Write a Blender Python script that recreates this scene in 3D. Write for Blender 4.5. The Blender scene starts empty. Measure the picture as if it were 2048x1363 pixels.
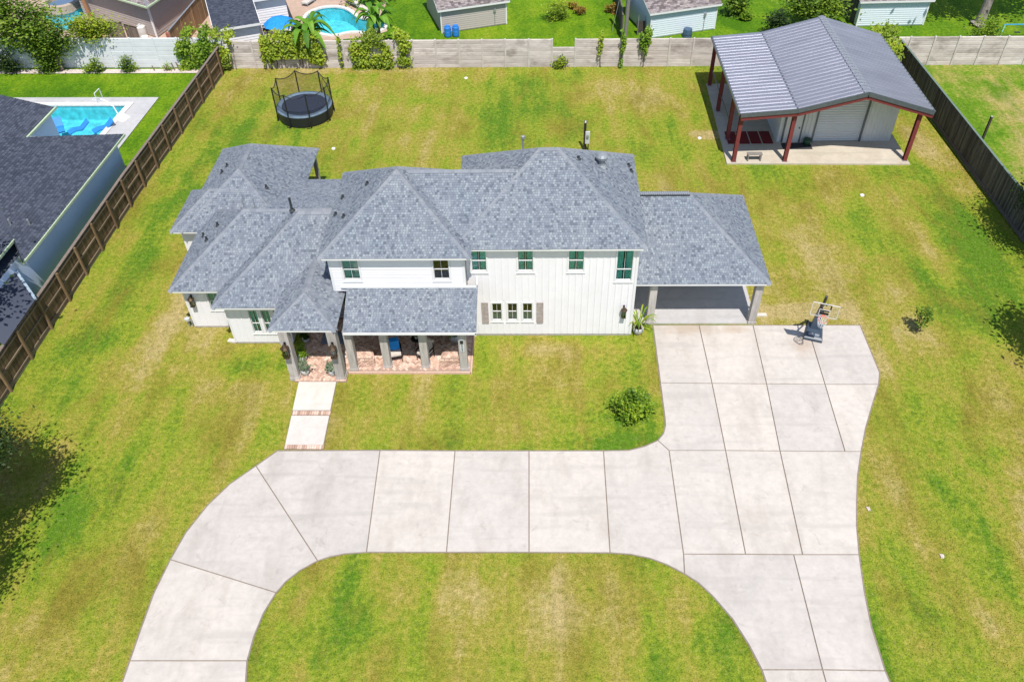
import bpy, bmesh, math, random
from mathutils import Vector, Matrix
from mathutils.geometry import tessellate_polygon
import numpy as np
random.seed(7)
rnd = random.Random(11)
SC = bpy.context.scene
COL = SC.collection

# ---------------------------------------------------------------- camera
F_PX, CAM_H = 1646.49, 27.0
PITCH, YAW, ROLL = math.radians(43.71843), math.radians(-2.37353), math.radians(1.68387)
_f = Vector((math.sin(YAW)*math.cos(PITCH), math.cos(YAW)*math.cos(PITCH), -math.sin(PITCH)))
_r = Vector((math.cos(YAW), -math.sin(YAW), 0))
_d = _f.cross(_r)
_c, _s = math.cos(ROLL), math.sin(ROLL)
RT = _c*_r + _s*_d
DN = -_s*_r + _c*_d
cam_data = bpy.data.cameras.new('camera')
cam = bpy.data.objects.new('camera', cam_data)
COL.objects.link(cam)
cam_data.sensor_width = 36
cam_data.lens = F_PX/2048*36
cam_data.clip_start = 0.5
cam_data.clip_end = 2000
m = Matrix((RT, -DN, -_f)).transposed().to_4x4()
m.translation = Vector((0, 0, CAM_H))
cam.matrix_world = m
SC.camera = cam

def at(px, py, z=0.0):
    """surveyed ground position: where the photograph's sight line meets height z"""
    d = RT*((px-1024)/F_PX) + DN*((py-681.5)/F_PX) + _f
    t = (z-CAM_H)/d.z
    return Vector((d.x*t, d.y*t, z))

# ---------------------------------------------------------------- world, sun
SUN = Vector((0.12, -0.50, 1.0)).normalized()
w = bpy.data.worlds.new('World'); SC.world = w; w.use_nodes = True
nt = w.node_tree; nt.nodes.clear()
sky = nt.nodes.new('ShaderNodeTexSky'); sky.sky_type = 'NISHITA'; sky.sun_disc = False
sky.sun_elevation = math.asin(SUN.z)
sky.sun_rotation = math.atan2(SUN.x, SUN.y)
sky.air_density = 1.0; sky.dust_density = 0.6; sky.ozone_density = 1.0
bg = nt.nodes.new('ShaderNodeBackground'); bg.inputs['Strength'].default_value = 0.115
wo = nt.nodes.new('ShaderNodeOutputWorld')
nt.links.new(sky.outputs[0], bg.inputs[0]); nt.links.new(bg.outputs[0], wo.inputs[0])
sl = bpy.data.lights.new('sun', 'SUN'); sl.energy = 4.4; sl.angle = math.radians(0.5); sl.color = (1.0, 0.95, 0.88)
so = bpy.data.objects.new('sun', sl); COL.objects.link(so)
so.rotation_euler = (-SUN).to_track_quat('-Z', 'Y').to_euler()
SC.view_settings.view_transform = 'Standard'; SC.view_settings.look = 'None'
SC.view_settings.exposure = 0.35; SC.view_settings.gamma = 1.0
SC.view_settings.use_curve_mapping = False

# ---------------------------------------------------------------- materials
def srgb(r, g, b):
    f = lambda c: c/12.92 if c <= 0.04045 else ((c+0.055)/1.055)**2.4
    return (f(r/255), f(g/255), f(b/255), 1)

class NB:
    def __init__(s, name):
        s.m = bpy.data.materials.new(name); s.m.use_nodes = True
        s.t = s.m.node_tree; s.t.nodes.clear()
        s.out = s.t.nodes.new('ShaderNodeOutputMaterial')
        s.bsdf = s.t.nodes.new('ShaderNodeBsdfPrincipled')
        s.t.links.new(s.bsdf.outputs[0], s.out.inputs[0])
        s._geo = None
    def n(s, typ, **kw):
        nd = s.t.nodes.new(typ)
        for k, v in kw.items():
            if k in nd.inputs.keys() if isinstance(k, str) else False: nd.inputs[k].default_value = v
            else: setattr(nd, k, v)
        return nd
    def link(s, a, b): s.t.links.new(a, b)
    def pos(s):
        if not s._geo: s._geo = s.t.nodes.new('ShaderNodeNewGeometry')
        return s._geo.outputs['Position']
    def mapped(s, scale=(1, 1, 1), loc=(0, 0, 0), rot=(0, 0, 0), src=None):
        mp = s.t.nodes.new('ShaderNodeMapping')
        mp.inputs['Scale'].default_value = scale; mp.inputs['Location'].default_value = loc; mp.inputs['Rotation'].default_value = rot
        s.link(src or s.pos(), mp.inputs['Vector']); return mp.outputs[0]
    def noise(s, scale, detail=4, rough=0.55, vec=None, dist=0.0):
        nd = s.t.nodes.new('ShaderNodeTexNoise')
        nd.inputs['Scale'].default_value = scale; nd.inputs['Detail'].default_value = detail
        nd.inputs['Roughness'].default_value = rough; nd.inputs['Distortion'].default_value = dist
        s.link(vec or s.pos(), nd.inputs['Vector']); return nd.outputs['Fac']
    def ramp(s, fac, stops):
        r = s.t.nodes.new('ShaderNodeValToRGB')
        e = r.color_ramp.elements
        while len(e) > 1: e.remove(e[-1])
        e[0].position = stops[0][0]; e[0].color = _c4(stops[0][1])
        for p, c in stops[1:]:
            x = e.new(p); x.color = _c4(c)
        s.link(fac, r.inputs[0]); return r.outputs['Color']
    def mix(s, fac, a, b, mode='MIX'):
        nd = s.t.nodes.new('ShaderNodeMix'); nd.data_type = 'RGBA'; nd.blend_type = mode
        for i, v in ((0, fac), (6, a), (7, b)):
            if isinstance(v, (int, float)): nd.inputs[i].default_value = v
            elif isinstance(v, tuple): nd.inputs[i].default_value = _c4(v)
            else: s.link(v, nd.inputs[i])
        return nd.outputs[2]
    def math(s, op, a, b=0.0):
        nd = s.t.nodes.new('ShaderNodeMath'); nd.operation = op
        for i, v in ((0, a), (1, b)):
            if isinstance(v, (int, float)): nd.inputs[i].default_value = v
            else: s.link(v, nd.inputs[i])
        return nd.outputs[0]
    def attr(s, name='tone'):
        a = s.t.nodes.new('ShaderNodeAttribute'); a.attribute_name = name; return a.outputs['Fac']
    def objrand(s):
        return s.t.nodes.new('ShaderNodeObjectInfo').outputs['Random']
    def bump(s, h, strength=0.3, dist=0.02):
        b = s.t.nodes.new('ShaderNodeBump'); b.inputs['Strength'].default_value = strength; b.inputs['Distance'].default_value = dist
        s.link(h, b.inputs['Height']); s.link(b.outputs[0], s.bsdf.inputs['Normal'])
    def done(s, col=None, rough=0.8, metal=0.0, spec=0.3):
        if col is not None:
            if isinstance(col, tuple): s.bsdf.inputs['Base Color'].default_value = _c4(col)
            else: s.link(col, s.bsdf.inputs['Base Color'])
        if isinstance(rough, (int, float)): s.bsdf.inputs['Roughness'].default_value = rough
        else: s.link(rough, s.bsdf.inputs['Roughness'])
        s.bsdf.inputs['Metallic'].default_value = metal
        s.bsdf.inputs['Specular IOR Level'].default_value = spec
        return s.m
def _c4(c): return tuple(c) if len(c) == 4 else tuple(c)+(1,)

def simple(name, col, rough=0.7, metal=0.0, spec=0.3, var=0.12, scale=6.0, bump=0.0):
    b = NB(name)
    n = b.noise(scale, 5)
    dk = tuple(c*(1-var) for c in col[:3]); lt = tuple(min(1, c*(1+var)) for c in col[:3])
    c = b.ramp(n, [(0.3, dk), (0.7, lt)])
    if bump: b.bump(b.noise(scale*6, 3), bump)
    return b.done(c, rough, metal, spec)

def grass_mat(name, lush, mid, dry, bare, dryness=0.5, spots=(), streak=0.5, rot=0.0):
    b = NB(name)
    big = b.noise(0.11, 5, 0.6, dist=0.4)
    med = b.noise(0.55, 6, 0.65, vec=b.mapped((1, 1, 1), (31, 7, 0)))
    st = b.noise(1.0, 4, 0.6, vec=b.mapped((0.9, 0.12, 1), (5, 5, 0), (0, 0, rot)))
    fine = b.noise(4.5, 6, 0.75)
    grain = b.noise(19, 4, 0.8)
    v = b.math('MULTIPLY', big, 1.0)
    v = b.math('ADD', v, b.math('MULTIPLY', med, 0.42))
    v = b.math('ADD', v, b.math('MULTIPLY', st, streak))
    v = b.math('ADD', v, b.math('MULTIPLY', fine, 0.42))
    tot = 1.0+0.42+streak+0.42
    v = b.math('DIVIDE', v, tot)
    v = b.math('ADD', b.math('MULTIPLY', b.math('SUBTRACT', v, 0.5), 1.5), 0.5+(dryness-0.5)*0.25)
    for (x, y, rx, ry, amt) in spots:
        mp = b.mapped((1/rx, 1/ry, 0), (-x/rx, -y/ry, 0))
        ln = b.t.nodes.new('ShaderNodeVectorMath'); ln.operation = 'LENGTH'; b.link(mp, ln.inputs[0])
        dd = b.math('ADD', ln.outputs['Value'], b.math('MULTIPLY', b.math('SUBTRACT', b.noise(1.1, 5, 0.7), 0.5), 1.6))
        mr = b.t.nodes.new('ShaderNodeMapRange'); mr.inputs[1].default_value = 1.25; mr.inputs[2].default_value = 0.1
        mr.inputs[3].default_value = 0; mr.inputs[4].default_value = amt
        b.link(dd, mr.inputs[0])
        v = b.math('ADD', v, mr.outputs[0])
    c = b.ramp(v, [(0.38, lush), (0.475, mid), (0.56, dry), (0.68, bare)])
    tuft = b.noise(3.6, 6, 0.75, vec=b.mapped((1, 0.7, 1), (17, 3, 0)), dist=0.5)
    c = b.mix(b.ramp(tuft, [(0.52, (0, 0, 0)), (0.74, (0.45, 0.45, 0.45))]), c, lush)
    c = b.mix(b.ramp(b.noise(5.5, 6, 0.8, vec=b.mapped((1, 1, 1), (3, 44, 0))), [(0.52, (0, 0, 0)), (0.74, (0.5, 0.5, 0.5))]), c, bare)
    olive = b.noise(0.30, 6, 0.7, vec=b.mapped((1.3, 0.6, 1), (77, 13, 0), (0, 0, rot)), dist=0.3)
    c = b.mix(b.ramp(olive, [(0.50, (0, 0, 0)), (0.68, (0.8, 0.8, 0.8))]), c, (0.215, 0.180, 0.028) if 'lawn' in name else lush)
    g = b.ramp(grain, [(0.30, (0.45, 0.47, 0.42)), (0.5, (0.98, 0.98, 0.98)), (0.72, (1.4, 1.38, 1.3))])
    c = b.mix(1.0, c, b.ramp(fine, [(0.32, (0.70, 0.73, 0.68)), (0.62, (1.15, 1.15, 1.12))]), 'MULTIPLY')
    c = b.mix(1.0, c, g, 'MULTIPLY')
    b.bump(b.math('ADD', grain, b.math('MULTIPLY', fine, 1.3)), 0.75, 0.06)
    return b.done(c, 0.9, 0, 0.15)

M = {}
M['lawn'] = grass_mat('lawn_grass', (0.100, 0.205, 0.012), (0.235, 0.290, 0.024), (0.320, 0.280, 0.050), (0.44, 0.345, 0.155), 0.525,
    spots=[(10.9, 47.2, 1.0, 0.6, 0.45), (13.4, 30.3, 2.4, 0.6, 0.28), (15.0, 34, 1.6, 5, 0.11), (17.8, 31.5, 1.6, 4.5, 0.12), (20.5, 35, 1.2, 4, 0.10), (22.5, 25, 1.2, 4, 0.12), (19.8, 19, 2.4, 7, 0.12),
           (16.3, 18, 0.9, 5, -0.12), (18.5, 25.5, 2.2, 3, -0.05), (-0.5, 14.6, 6.5, 1.6, 0.10), (-0.5, 17.6, 6.5, 0.8, -0.04), (-6.5, 14, 1.2, 2.5, -0.10), (7, 13.5, 1.5, 2.0, -0.06),
           (3.8, 24.2, 1.6, 3.0, -0.16), (3.5, 21.9, 4, 0.7, -0.10), (-2, 25.2, 5, 1.1, 0.04), (-3, 28, 1, 1, 0), (1, 27.6, 3.2, 0.6, 0.10), (-13.5, 26.6, 1.8, 1.0, -0.13),
           (-21.2, 34, 1.1, 13, -0.10), (-19.2, 44, 2.2, 6, -0.10), (-18.0, 31.0, 1.4, 5, 0.10), (-16, 26, 3.0, 2.2, 0.05), (-19, 25, 1.6, 5, 0.06), (-18.6, 17, 1.0, 3.5, -0.08), (-21, 15, 2, 3.5, -0.14),
           (23.2, 37, 1.4, 6, -0.15), (21.5, 42.5, 3, 2, -0.08), (-11.5, 22.5, 0.8, 1.4, -0.08), (-13, 56.7, 8, 0.5, 0.12), (23.6, 46, 0.8, 2.5, 0.14), (6, 41, 5, 3, 0.03), (2, 53, 10, 1.5, 0.04)], streak=0.62, rot=0.05)
M['lush'] = grass_mat('lush_grass', (0.055, 0.15, 0.003), (0.11, 0.225, 0.004), (0.17, 0.27, 0.008), (0.26, 0.30, 0.03), 0.42, streak=0.35, rot=1.57)
M['lush_r'] = grass_mat('patchy_lush_grass', (0.075, 0.18, 0.005), (0.14, 0.25, 0.010), (0.33, 0.29, 0.08), (0.46, 0.35, 0.18), 0.42,
    spots=[(31.5, 50, 3.2, 3.6, 0.15), (31, 46, 2.0, 1.5, 0.12)], streak=0.5, rot=1.5)

def concrete_mat(name, a, bcol, stain, obj=True, sc=1.0):
    b = NB(name)
    n = b.noise(0.55*sc, 6, 0.65, dist=0.6); n2 = b.noise(3.5*sc, 6, 0.7); n3 = b.noise(40, 3, 0.7)
    sm = b.noise(0.8, 5, 0.6, vec=b.mapped((1.0, 0.35, 1), (9, 3, 0)))
    c = b.ramp(n, [(0.3, a), (0.7, bcol)])
    c = b.mix(b.ramp(sm, [(0.50, (0, 0, 0)), (0.72, (0.75, 0.75, 0.75))]), c, stain)
    c = b.mix(1.0, c, b.ramp(n2, [(0.3, (0.90, 0.90, 0.90)), (0.7, (1.05, 1.05, 1.05))]), 'MULTIPLY')
    ty = b.noise(1.0, 4, 0.5, vec=b.mapped((0.25, 2.2, 1), (2, 2, 0)))
    c = b.mix(b.ramp(ty, [(0.54, (0, 0, 0)), (0.70, (0.5, 0.5, 0.5))]), c, tuple(q*0.82 for q in a))
    bl = b.noise(1.9, 6, 0.7, vec=b.mapped((1, 1, 1), (50, 3, 0)), dist=1.0)
    c = b.mix(b.ramp(bl, [(0.58, (0, 0, 0)), (0.74, (0.6, 0.6, 0.6))]), c, tuple(q*0.80 for q in stain))
    if 'driveway' in name:
        for (x, y, rx, ry) in ((7.2, 29.0, 1.5, 0.5), (9.4, 28.95, 0.9, 0.35), (12.4, 27.9, 0.7, 0.9)):
            mp = b.mapped((1/rx, 1/ry, 0), (-x/rx, -y/ry, 0)); ln = b.t.nodes.new('ShaderNodeVectorMath'); ln.operation = 'LENGTH'; b.link(mp, ln.inputs[0])
            dd = b.math('ADD', ln.outputs['Value'], b.math('MULTIPLY', b.math('SUBTRACT', b.noise(2.5, 5, 0.7), 0.5), 1.5))
            mr = b.t.nodes.new('ShaderNodeMapRange'); mr.inputs[1].default_value = 1.1; mr.inputs[2].default_value = 0.2; mr.inputs[3].default_value = 0; mr.inputs[4].default_value = 0.6
            b.link(dd, mr.inputs[0]); c = b.mix(mr.outputs[0], c, (0.38, 0.29, 0.21))
    if obj:
        r = b.objrand()
        c = b.mix(1.0, c, b.ramp(r, [(0, (0.93, 0.93, 0.94)), (1, (1.05, 1.04, 1.02))]), 'MULTIPLY')
    b.bump(n3, 0.15, 0.01)
    return b.done(c, 0.85, 0, 0.25)
M['concrete'] = concrete_mat('driveway_concrete', (0.47, 0.435, 0.40), (0.55, 0.505, 0.46), (0.40, 0.36, 0.32))
M['walk'] = concrete_mat('walk_concrete', (0.58, 0.53, 0.485), (0.64, 0.59, 0.54), (0.55, 0.5, 0.45))
M['slab'] = concrete_mat('shop_slab_concrete', (0.46, 0.41, 0.33), (0.54, 0.48, 0.39), (0.42, 0.36, 0.28), False)
M['carport_floor'] = concrete_mat('carport_floor_concrete', (0.42, 0.41, 0.41), (0.48, 0.465, 0.46), (0.38, 0.36, 0.35), False)
M['joint'] = simple('joint_wood', (0.23, 0.19, 0.155), 0.95)
M['pooldeck'] = concrete_mat('pool_deck_concrete', (0.42, 0.42, 0.43), (0.48, 0.475, 0.475), (0.38, 0.38, 0.39), False)
M['paver'] = concrete_mat('tan_pool_deck', (0.42, 0.30, 0.23), (0.52, 0.38, 0.30), (0.38, 0.27, 0.2), False, 3)

def shingle_mat(name, stops, warm=0.05):
    b = NB(name)
    t = b.attr('tone')
    c = b.ramp(t, stops)
    big = b.noise(0.35, 4, 0.6)
    c = b.mix(1.0, c, b.ramp(big, [(0.3, (0.92, 0.94, 0.97)), (0.7, (1.06, 1.04, 1.03))]), 'MULTIPLY')
    gr = b.noise(55, 3, 0.8)
    c = b.mix(1.0, c, b.ramp(gr, [(0.3, (0.82, 0.82, 0.82)), (0.7, (1.15, 1.15, 1.15))]), 'MULTIPLY')
    b.bump(gr, 0.25, 0.01)
    return b.done(c, 0.92, 0, 0.2)
M['shingle'] = shingle_mat('grey_shingle', [(0.0, (0.115, 0.132, 0.162)), (0.04, (0.165, 0.188, 0.225)), (0.35, (0.188, 0.213, 0.250)), (0.65, (0.210, 0.235, 0.270)), (0.9, (0.232, 0.260, 0.292)), (1, (0.265, 0.298, 0.325))])
M['cap'] = shingle_mat('ridge_cap_shingle', [(0, (0.185, 0.203, 0.235)), (1, (0.238, 0.255, 0.282))])
M['shingle_dark'] = shingle_mat('charcoal_shingle', [(0, (0.042, 0.050, 0.070)), (0.5, (0.060, 0.070, 0.096)), (1, (0.078, 0.09, 0.120))])
M['shingle_brown'] = shingle_mat('brown_grey_shingle', [(0, (0.12, 0.10, 0.10)), (0.5, (0.22, 0.19, 0.19)), (1, (0.33, 0.29, 0.28))])

M['white'] = simple('white_siding', (0.76, 0.745, 0.77), 0.6, var=0.03, scale=1.3)
M['trim'] = simple('white_trim', (0.70, 0.70, 0.70), 0.5, var=0.03, scale=3)
M['found'] = simple('foundation_concrete', (0.36, 0.33, 0.3), 0.9)
M['dark'] = simple('dark_interior', (0.03, 0.035, 0.035), 0.9)  # near-black colour paints the dimness of unlit rooms behind the windows
M['blue_wall'] = simple('pale_blue_grey_wall', (0.62, 0.72, 0.88), 0.75, var=0.04, scale=0.6)
M['white_paint_wall'] = simple('white_painted_planks', (0.62, 0.64, 0.66), 0.7, var=0.05, scale=2.0)
M['taupe'] = simple('taupe_siding', (0.42, 0.38, 0.35), 0.7, var=0.05)
M['taupe_dk'] = simple('taupe_grey_siding', (0.40, 0.35, 0.33), 0.7, var=0.05)
M['paleblue'] = simple('pale_blue_siding', (0.62, 0.69, 0.75), 0.65, var=0.04)
M['green_gutter'] = simple('pale_green_gutter', (0.42, 0.52, 0.34), 0.5)
M['black'] = simple('black_plastic', (0.018, 0.02, 0.022), 0.45, spec=0.4)
M['bb_base'] = simple('charcoal_blue_plastic', (0.045, 0.065, 0.095), 0.4, spec=0.5)
M['blackmetal'] = simple('black_metal', (0.02, 0.02, 0.022), 0.4, 0.3)
M['grey'] = simple('grey_metal', (0.35, 0.37, 0.39), 0.45, 0.5)
M['greybox'] = simple('pale_grey_box', (0.5, 0.52, 0.53), 0.5)
M['ventblk'] = simple('vent_dark', (0.04, 0.045, 0.05), 0.6)
M['whiteplastic'] = simple('white_plastic', (0.8, 0.8, 0.8), 0.4)
M['red_steel'] = simple('red_oxide_steel', (0.20, 0.045, 0.045), 0.5, 0.1, var=0.1)
M['teal_curtain'] = simple('teal_curtain', (0.36, 0.78, 0.72), 0.9, var=0.25, scale=9)
M['green_blind'] = simple('sage_blind', (0.26, 0.55, 0.43), 0.9, var=0.1)
M['brass'] = simple('aged_brass', (0.12, 0.08, 0.05), 0.4, 0.7)
M['lampglass'] = simple('lamp_glass', (0.35, 0.33, 0.28), 0.15)
M['blue'] = simple('blue_fabric', (0.018, 0.25, 0.68), 0.8, var=0.15)
M['bluelounge'] = simple('blue_lounger', (0.03, 0.22, 0.55), 0.5)
M['bluebarrel'] = simple('blue_plastic', (0.02, 0.19, 0.60), 0.35, spec=0.5)
M['navybin'] = simple('navy_bin', (0.06, 0.11, 0.18), 0.5)
M['cushion'] = simple('cream_cushion', (0.55, 0.5, 0.45), 0.9)
M['pot'] = simple('pale_pot', (0.42, 0.42, 0.4), 0.6)
M['soil'] = simple('soil', (0.05, 0.035, 0.025), 1)
M['bark'] = simple('bark', (0.16, 0.13, 0.11), 0.95, var=0.3, scale=8, bump=0.5)
M['wire'] = simple('wire', (0.4, 0.4, 0.4), 0.5)
M['redmat'] = simple('dark_red_mat', (0.16, 0.012, 0.015), 0.7)
M['mat'] = simple('charcoal_mat', (0.04, 0.04, 0.045), 0.95)
M['bluemat'] = simple('slate_blue_mat', (0.16, 0.19, 0.25), 0.95)
M['bed'] = simple('pale_gravel_bed', (0.55, 0.47, 0.43), 0.95, var=0.35, scale=9, bump=0.6)
M['tramp_mat'] = simple('trampoline_mat', (0.03, 0.035, 0.06), 0.6, var=0.1)
M['tramp_pad'] = simple('trampoline_pad', (0.13, 0.18, 0.24), 0.45, var=0.2, scale=3)
M['orange'] = simple('orange_rim', (0.70, 0.20, 0.16), 0.5)
M['net'] = simple('white_net', (0.7, 0.7, 0.72), 0.8)
M['red'] = simple('red_brown_paint', (0.30, 0.10, 0.09), 0.8)
M['meterpole'] = simple('dark_wood_pole', (0.05, 0.04, 0.035), 0.9)
M['poolwall'] = simple('pool_plaster_painted_ripples', (0.17, 0.56, 0.62), 0.8, var=0.28, scale=2.2)  # blue plaster; its mottling paints ripple light into the basin colour
M['coping'] = simple('pool_coping', (0.62, 0.6, 0.57), 0.7)
M['stonecop'] = simple('tan_stone_coping', (0.42, 0.34, 0.27), 0.8)
M['digit'] = simple('dark_numeral', (0.03, 0.03, 0.03), 0.5)
M['shutter'] = simple('grey_brown_wood', (0.36, 0.31, 0.29), 0.8, var=0.2)
M['yellow'] = simple('yellow_flower', (0.6, 0.45, 0.03), 0.8)
M['bench'] = simple('grey_wood_bench', (0.22, 0.20, 0.18), 0.85)

def wood_mat(name, a, bcol, axis_scale, r=0.12):
    b = NB(name)
    tc = b.t.nodes.new('ShaderNodeTexCoord')
    n = b.noise(1.0, 6, 0.7, vec=b.mapped(axis_scale, src=b.pos()))
    c = b.ramp(n, [(0.3, a), (0.72, bcol)])
    c = b.mix(1.0, c, b.ramp(b.objrand(), [(0, (1-r,)*3), (1, (1+r,)*3)]), 'MULTIPLY')
    b.bump(n, 0.3, 0.01)
    return b.done(c, 0.9, 0, 0.15)
M['post_wood'] = wood_mat('weathered_post_wood', (0.30, 0.275, 0.255), (0.50, 0.47, 0.44), (9, 9, 1.2))
M['fence_wood'] = wood_mat('brown_fence_wood', (0.085, 0.055, 0.030), (0.21, 0.145, 0.085), (12, 12, 1.4), 0.35)
M['fence_rail'] = wood_mat('fence_rail_wood', (0.14, 0.10, 0.065), (0.26, 0.20, 0.14), (10, 1.2, 10), 0.2)
M['fence_post'] = wood_mat('fence_post_wood', (0.13, 0.085, 0.045), (0.25, 0.17, 0.10), (10, 10, 1.2), 0.2)
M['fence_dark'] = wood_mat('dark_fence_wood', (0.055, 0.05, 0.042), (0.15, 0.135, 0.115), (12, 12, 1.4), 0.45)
M['fence_old'] = wood_mat('old_grey_fence_wood', (0.13, 0.10, 0.085), (0.27, 0.22, 0.19), (12, 12, 1.4), 0.3)
M['fence_tan'] = wood_mat('tan_fence_wood', (0.25, 0.15, 0.08), (0.40, 0.26, 0.15), (12, 12, 1.4), 0.2)

def conc_plank(name='concrete_plank', k=1.28):
    b = NB(name)
    n = b.noise(1.0, 6, 0.7, vec=b.mapped((1.0, 1, 5)))
    st = b.noise(0.8, 5, 0.65, vec=b.mapped((0.8, 1, 1.6), (3, 0, 8)))
    c = b.ramp(n, [(0.3, (0.33*k, 0.29*k, 0.27*k)), (0.7, (0.50*k, 0.455*k, 0.43*k))])
    c = b.mix(b.ramp(st, [(0.52, (0, 0, 0)), (0.72, (0.75, 0.75, 0.75))]), c, (0.20, 0.165, 0.145))
    c = b.mix(1.0, c, b.ramp(b.objrand(), [(0, (0.86, 0.85, 0.84)), (1, (1.12, 1.12, 1.12))]), 'MULTIPLY')
    b.bump(n, 0.3, 0.02)
    return b.done(c, 0.92, 0, 0.1)
M['plank'] = conc_plank()
M['cpost'] = simple('pale_concrete_post', (0.50, 0.46, 0.43), 0.9, var=0.12, scale=3)

def brick_mat():
    b = NB('herringbone_brick')
    c = b.ramp(b.attr('tone'), [(0, (0.42, 0.25, 0.18)), (0.45, (0.60, 0.40, 0.31)), (0.8, (0.68, 0.50, 0.40)), (1, (0.72, 0.62, 0.54))])
    c2 = b.ramp(b.objrand(), [(0, (0.62, 0.60, 0.60)), (0.5, (1, 1, 1)), (1, (1.2, 1.28, 1.34))])
    c = b.mix(1.0, c, c2, 'MULTIPLY')
    c = b.mix(1.0, c, b.ramp(b.noise(14, 4), [(0.3, (0.85,)*3), (0.7, (1.12,)*3)]), 'MULTIPLY')
    return b.done(c, 0.9, 0, 0.15)
M['brick'] = brick_mat()
M['mortar'] = simple('sandy_mortar', (0.34, 0.25, 0.20), 0.95)

def metal_roof():
    b = NB('galvalume_sheet')
    n = b.noise(0.8, 4, vec=b.mapped((0.4, 3, 1)))
    c = b.ramp(n, [(0.3, (0.27, 0.275, 0.32)), (0.7, (0.34, 0.345, 0.395))])
    b.bump(b.noise(6, 3), 0.05, 0.01)
    return b.done(c, 0.36, 0.55, 0.5)
M['metal_roof'] = metal_roof()
M['metal_wall'] = simple('white_metal_sheet', (0.58, 0.60, 0.61), 0.45, 0.1, var=0.04, scale=1)
M['metal_trim'] = simple('slate_metal_trim', (0.13, 0.15, 0.17), 0.4, 0.4)

def leaf_mat(name, stops, trans=0.35):
    b = NB(name)
    c = b.ramp(b.attr('tone'), stops)
    b.done(c, 0.55, 0, 0.3)
    tr = b.t.nodes.new('ShaderNodeBsdfTranslucent'); b.link(c, tr.inputs[0])
    mx = b.t.nodes.new('ShaderNodeMixShader'); mx.inputs[0].default_value = trans
    b.link(b.bsdf.outputs[0], mx.inputs[1]); b.link(tr.outputs[0], mx.inputs[2]); b.link(mx.outputs[0], b.out.inputs[0])
    return b.m
M['leaf'] = leaf_mat('green_leaf', [(0, (0.045, 0.10, 0.012)), (0.5, (0.13, 0.23, 0.020)), (1, (0.30, 0.40, 0.035))])
M['leaf_bright'] = leaf_mat('bright_leaf', [(0, (0.06, 0.13, 0.010)), (0.5, (0.17, 0.30, 0.015)), (1, (0.34, 0.42, 0.03))])
M['leaf_vine'] = leaf_mat('vine_leaf', [(0, (0.09, 0.13, 0.015)), (0.4, (0.22, 0.32, 0.02)), (0.85, (0.40, 0.48, 0.03)), (1, (0.42, 0.26, 0.06))])
M['leaf_dark'] = leaf_mat('dark_leaf', [(0, (0.014, 0.03, 0.008)), (0.6, (0.04, 0.08, 0.014)), (1, (0.10, 0.17, 0.03))])
M['leaf_banana'] = leaf_mat('banana_leaf', [(0, (0.06, 0.16, 0.012)), (0.6, (0.13, 0.31, 0.02)), (1, (0.26, 0.45, 0.05))])
M['leaf_silver'] = leaf_mat('silvery_leaf', [(0, (0.10, 0.15, 0.09)), (0.6, (0.22, 0.29, 0.18)), (1, (0.38, 0.44, 0.32))])
M['leaf_orange'] = leaf_mat('orange_leaf', [(0, (0.12, 0.10, 0.02)), (0.5, (0.30, 0.18, 0.03)), (1, (0.42, 0.30, 0.05))])

def glass(name, tint, mixf):
    b = NB(name)
    tr = b.t.nodes.new('ShaderNodeBsdfTransparent'); tr.inputs[0].default_value = _c4(tint)
    gl = b.t.nodes.new('ShaderNodeBsdfGlossy'); gl.inputs['Roughness'].default_value = 0.03
    fr = b.t.nodes.new('ShaderNodeFresnel'); fr.inputs[0].default_value = 1.5
    f = b.math('ADD', b.math('MULTIPLY', fr.outputs[0], 1.0), mixf)
    mx = b.t.nodes.new('ShaderNodeMixShader'); b.link(f, mx.inputs[0]); b.link(tr.outputs[0], mx.inputs[1]); b.link(gl.outputs[0], mx.inputs[2])
    b.link(mx.outputs[0], b.out.inputs[0]); return b.m
M['glass'] = glass('window_glass', (0.80, 0.97, 0.92), 0.08)
M['acrylic'] = glass('clear_board', (0.93, 0.95, 0.96), 0.02)
def water():
    b = NB('pool_water')
    tr = b.t.nodes.new('ShaderNodeBsdfTransparent'); tr.inputs[0].default_value = (0.62, 0.93, 0.97, 1)
    gl = b.t.nodes.new('ShaderNodeBsdfGlossy'); gl.inputs['Roughness'].default_value = 0.05
    bp = b.t.nodes.new('ShaderNodeBump'); bp.inputs['Strength'].default_value = 0.3; bp.inputs['Distance'].default_value = 0.05
    b.link(b.noise(3.0, 4), bp.inputs['Height']); b.link(bp.outputs[0], gl.inputs['Normal'])
    fr = b.t.nodes.new('ShaderNodeFresnel'); fr.inputs[0].default_value = 1.33
    mx = b.t.nodes.new('ShaderNodeMixShader'); b.link(fr.outputs[0], mx.inputs[0]); b.link(tr.outputs[0], mx.inputs[1]); b.link(gl.outputs[0], mx.inputs[2])
    b.link(mx.outputs[0], b.out.inputs[0]); return b.m
M['water'] = water()
def mesh_net():
    b = NB('safety_net_mesh')
    tr = b.t.nodes.new('ShaderNodeBsdfTransparent')
    b.done((0.02, 0.03, 0.03), 0.8)
    mx = b.t.nodes.new('ShaderNodeMixShader'); mx.inputs[0].default_value = 0.30
    b.link(tr.outputs[0], mx.inputs[1]); b.link(b.bsdf.outputs[0], mx.inputs[2]); b.link(mx.outputs[0], b.out.inputs[0]); return b.m
M['safety_net'] = mesh_net()

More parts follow.
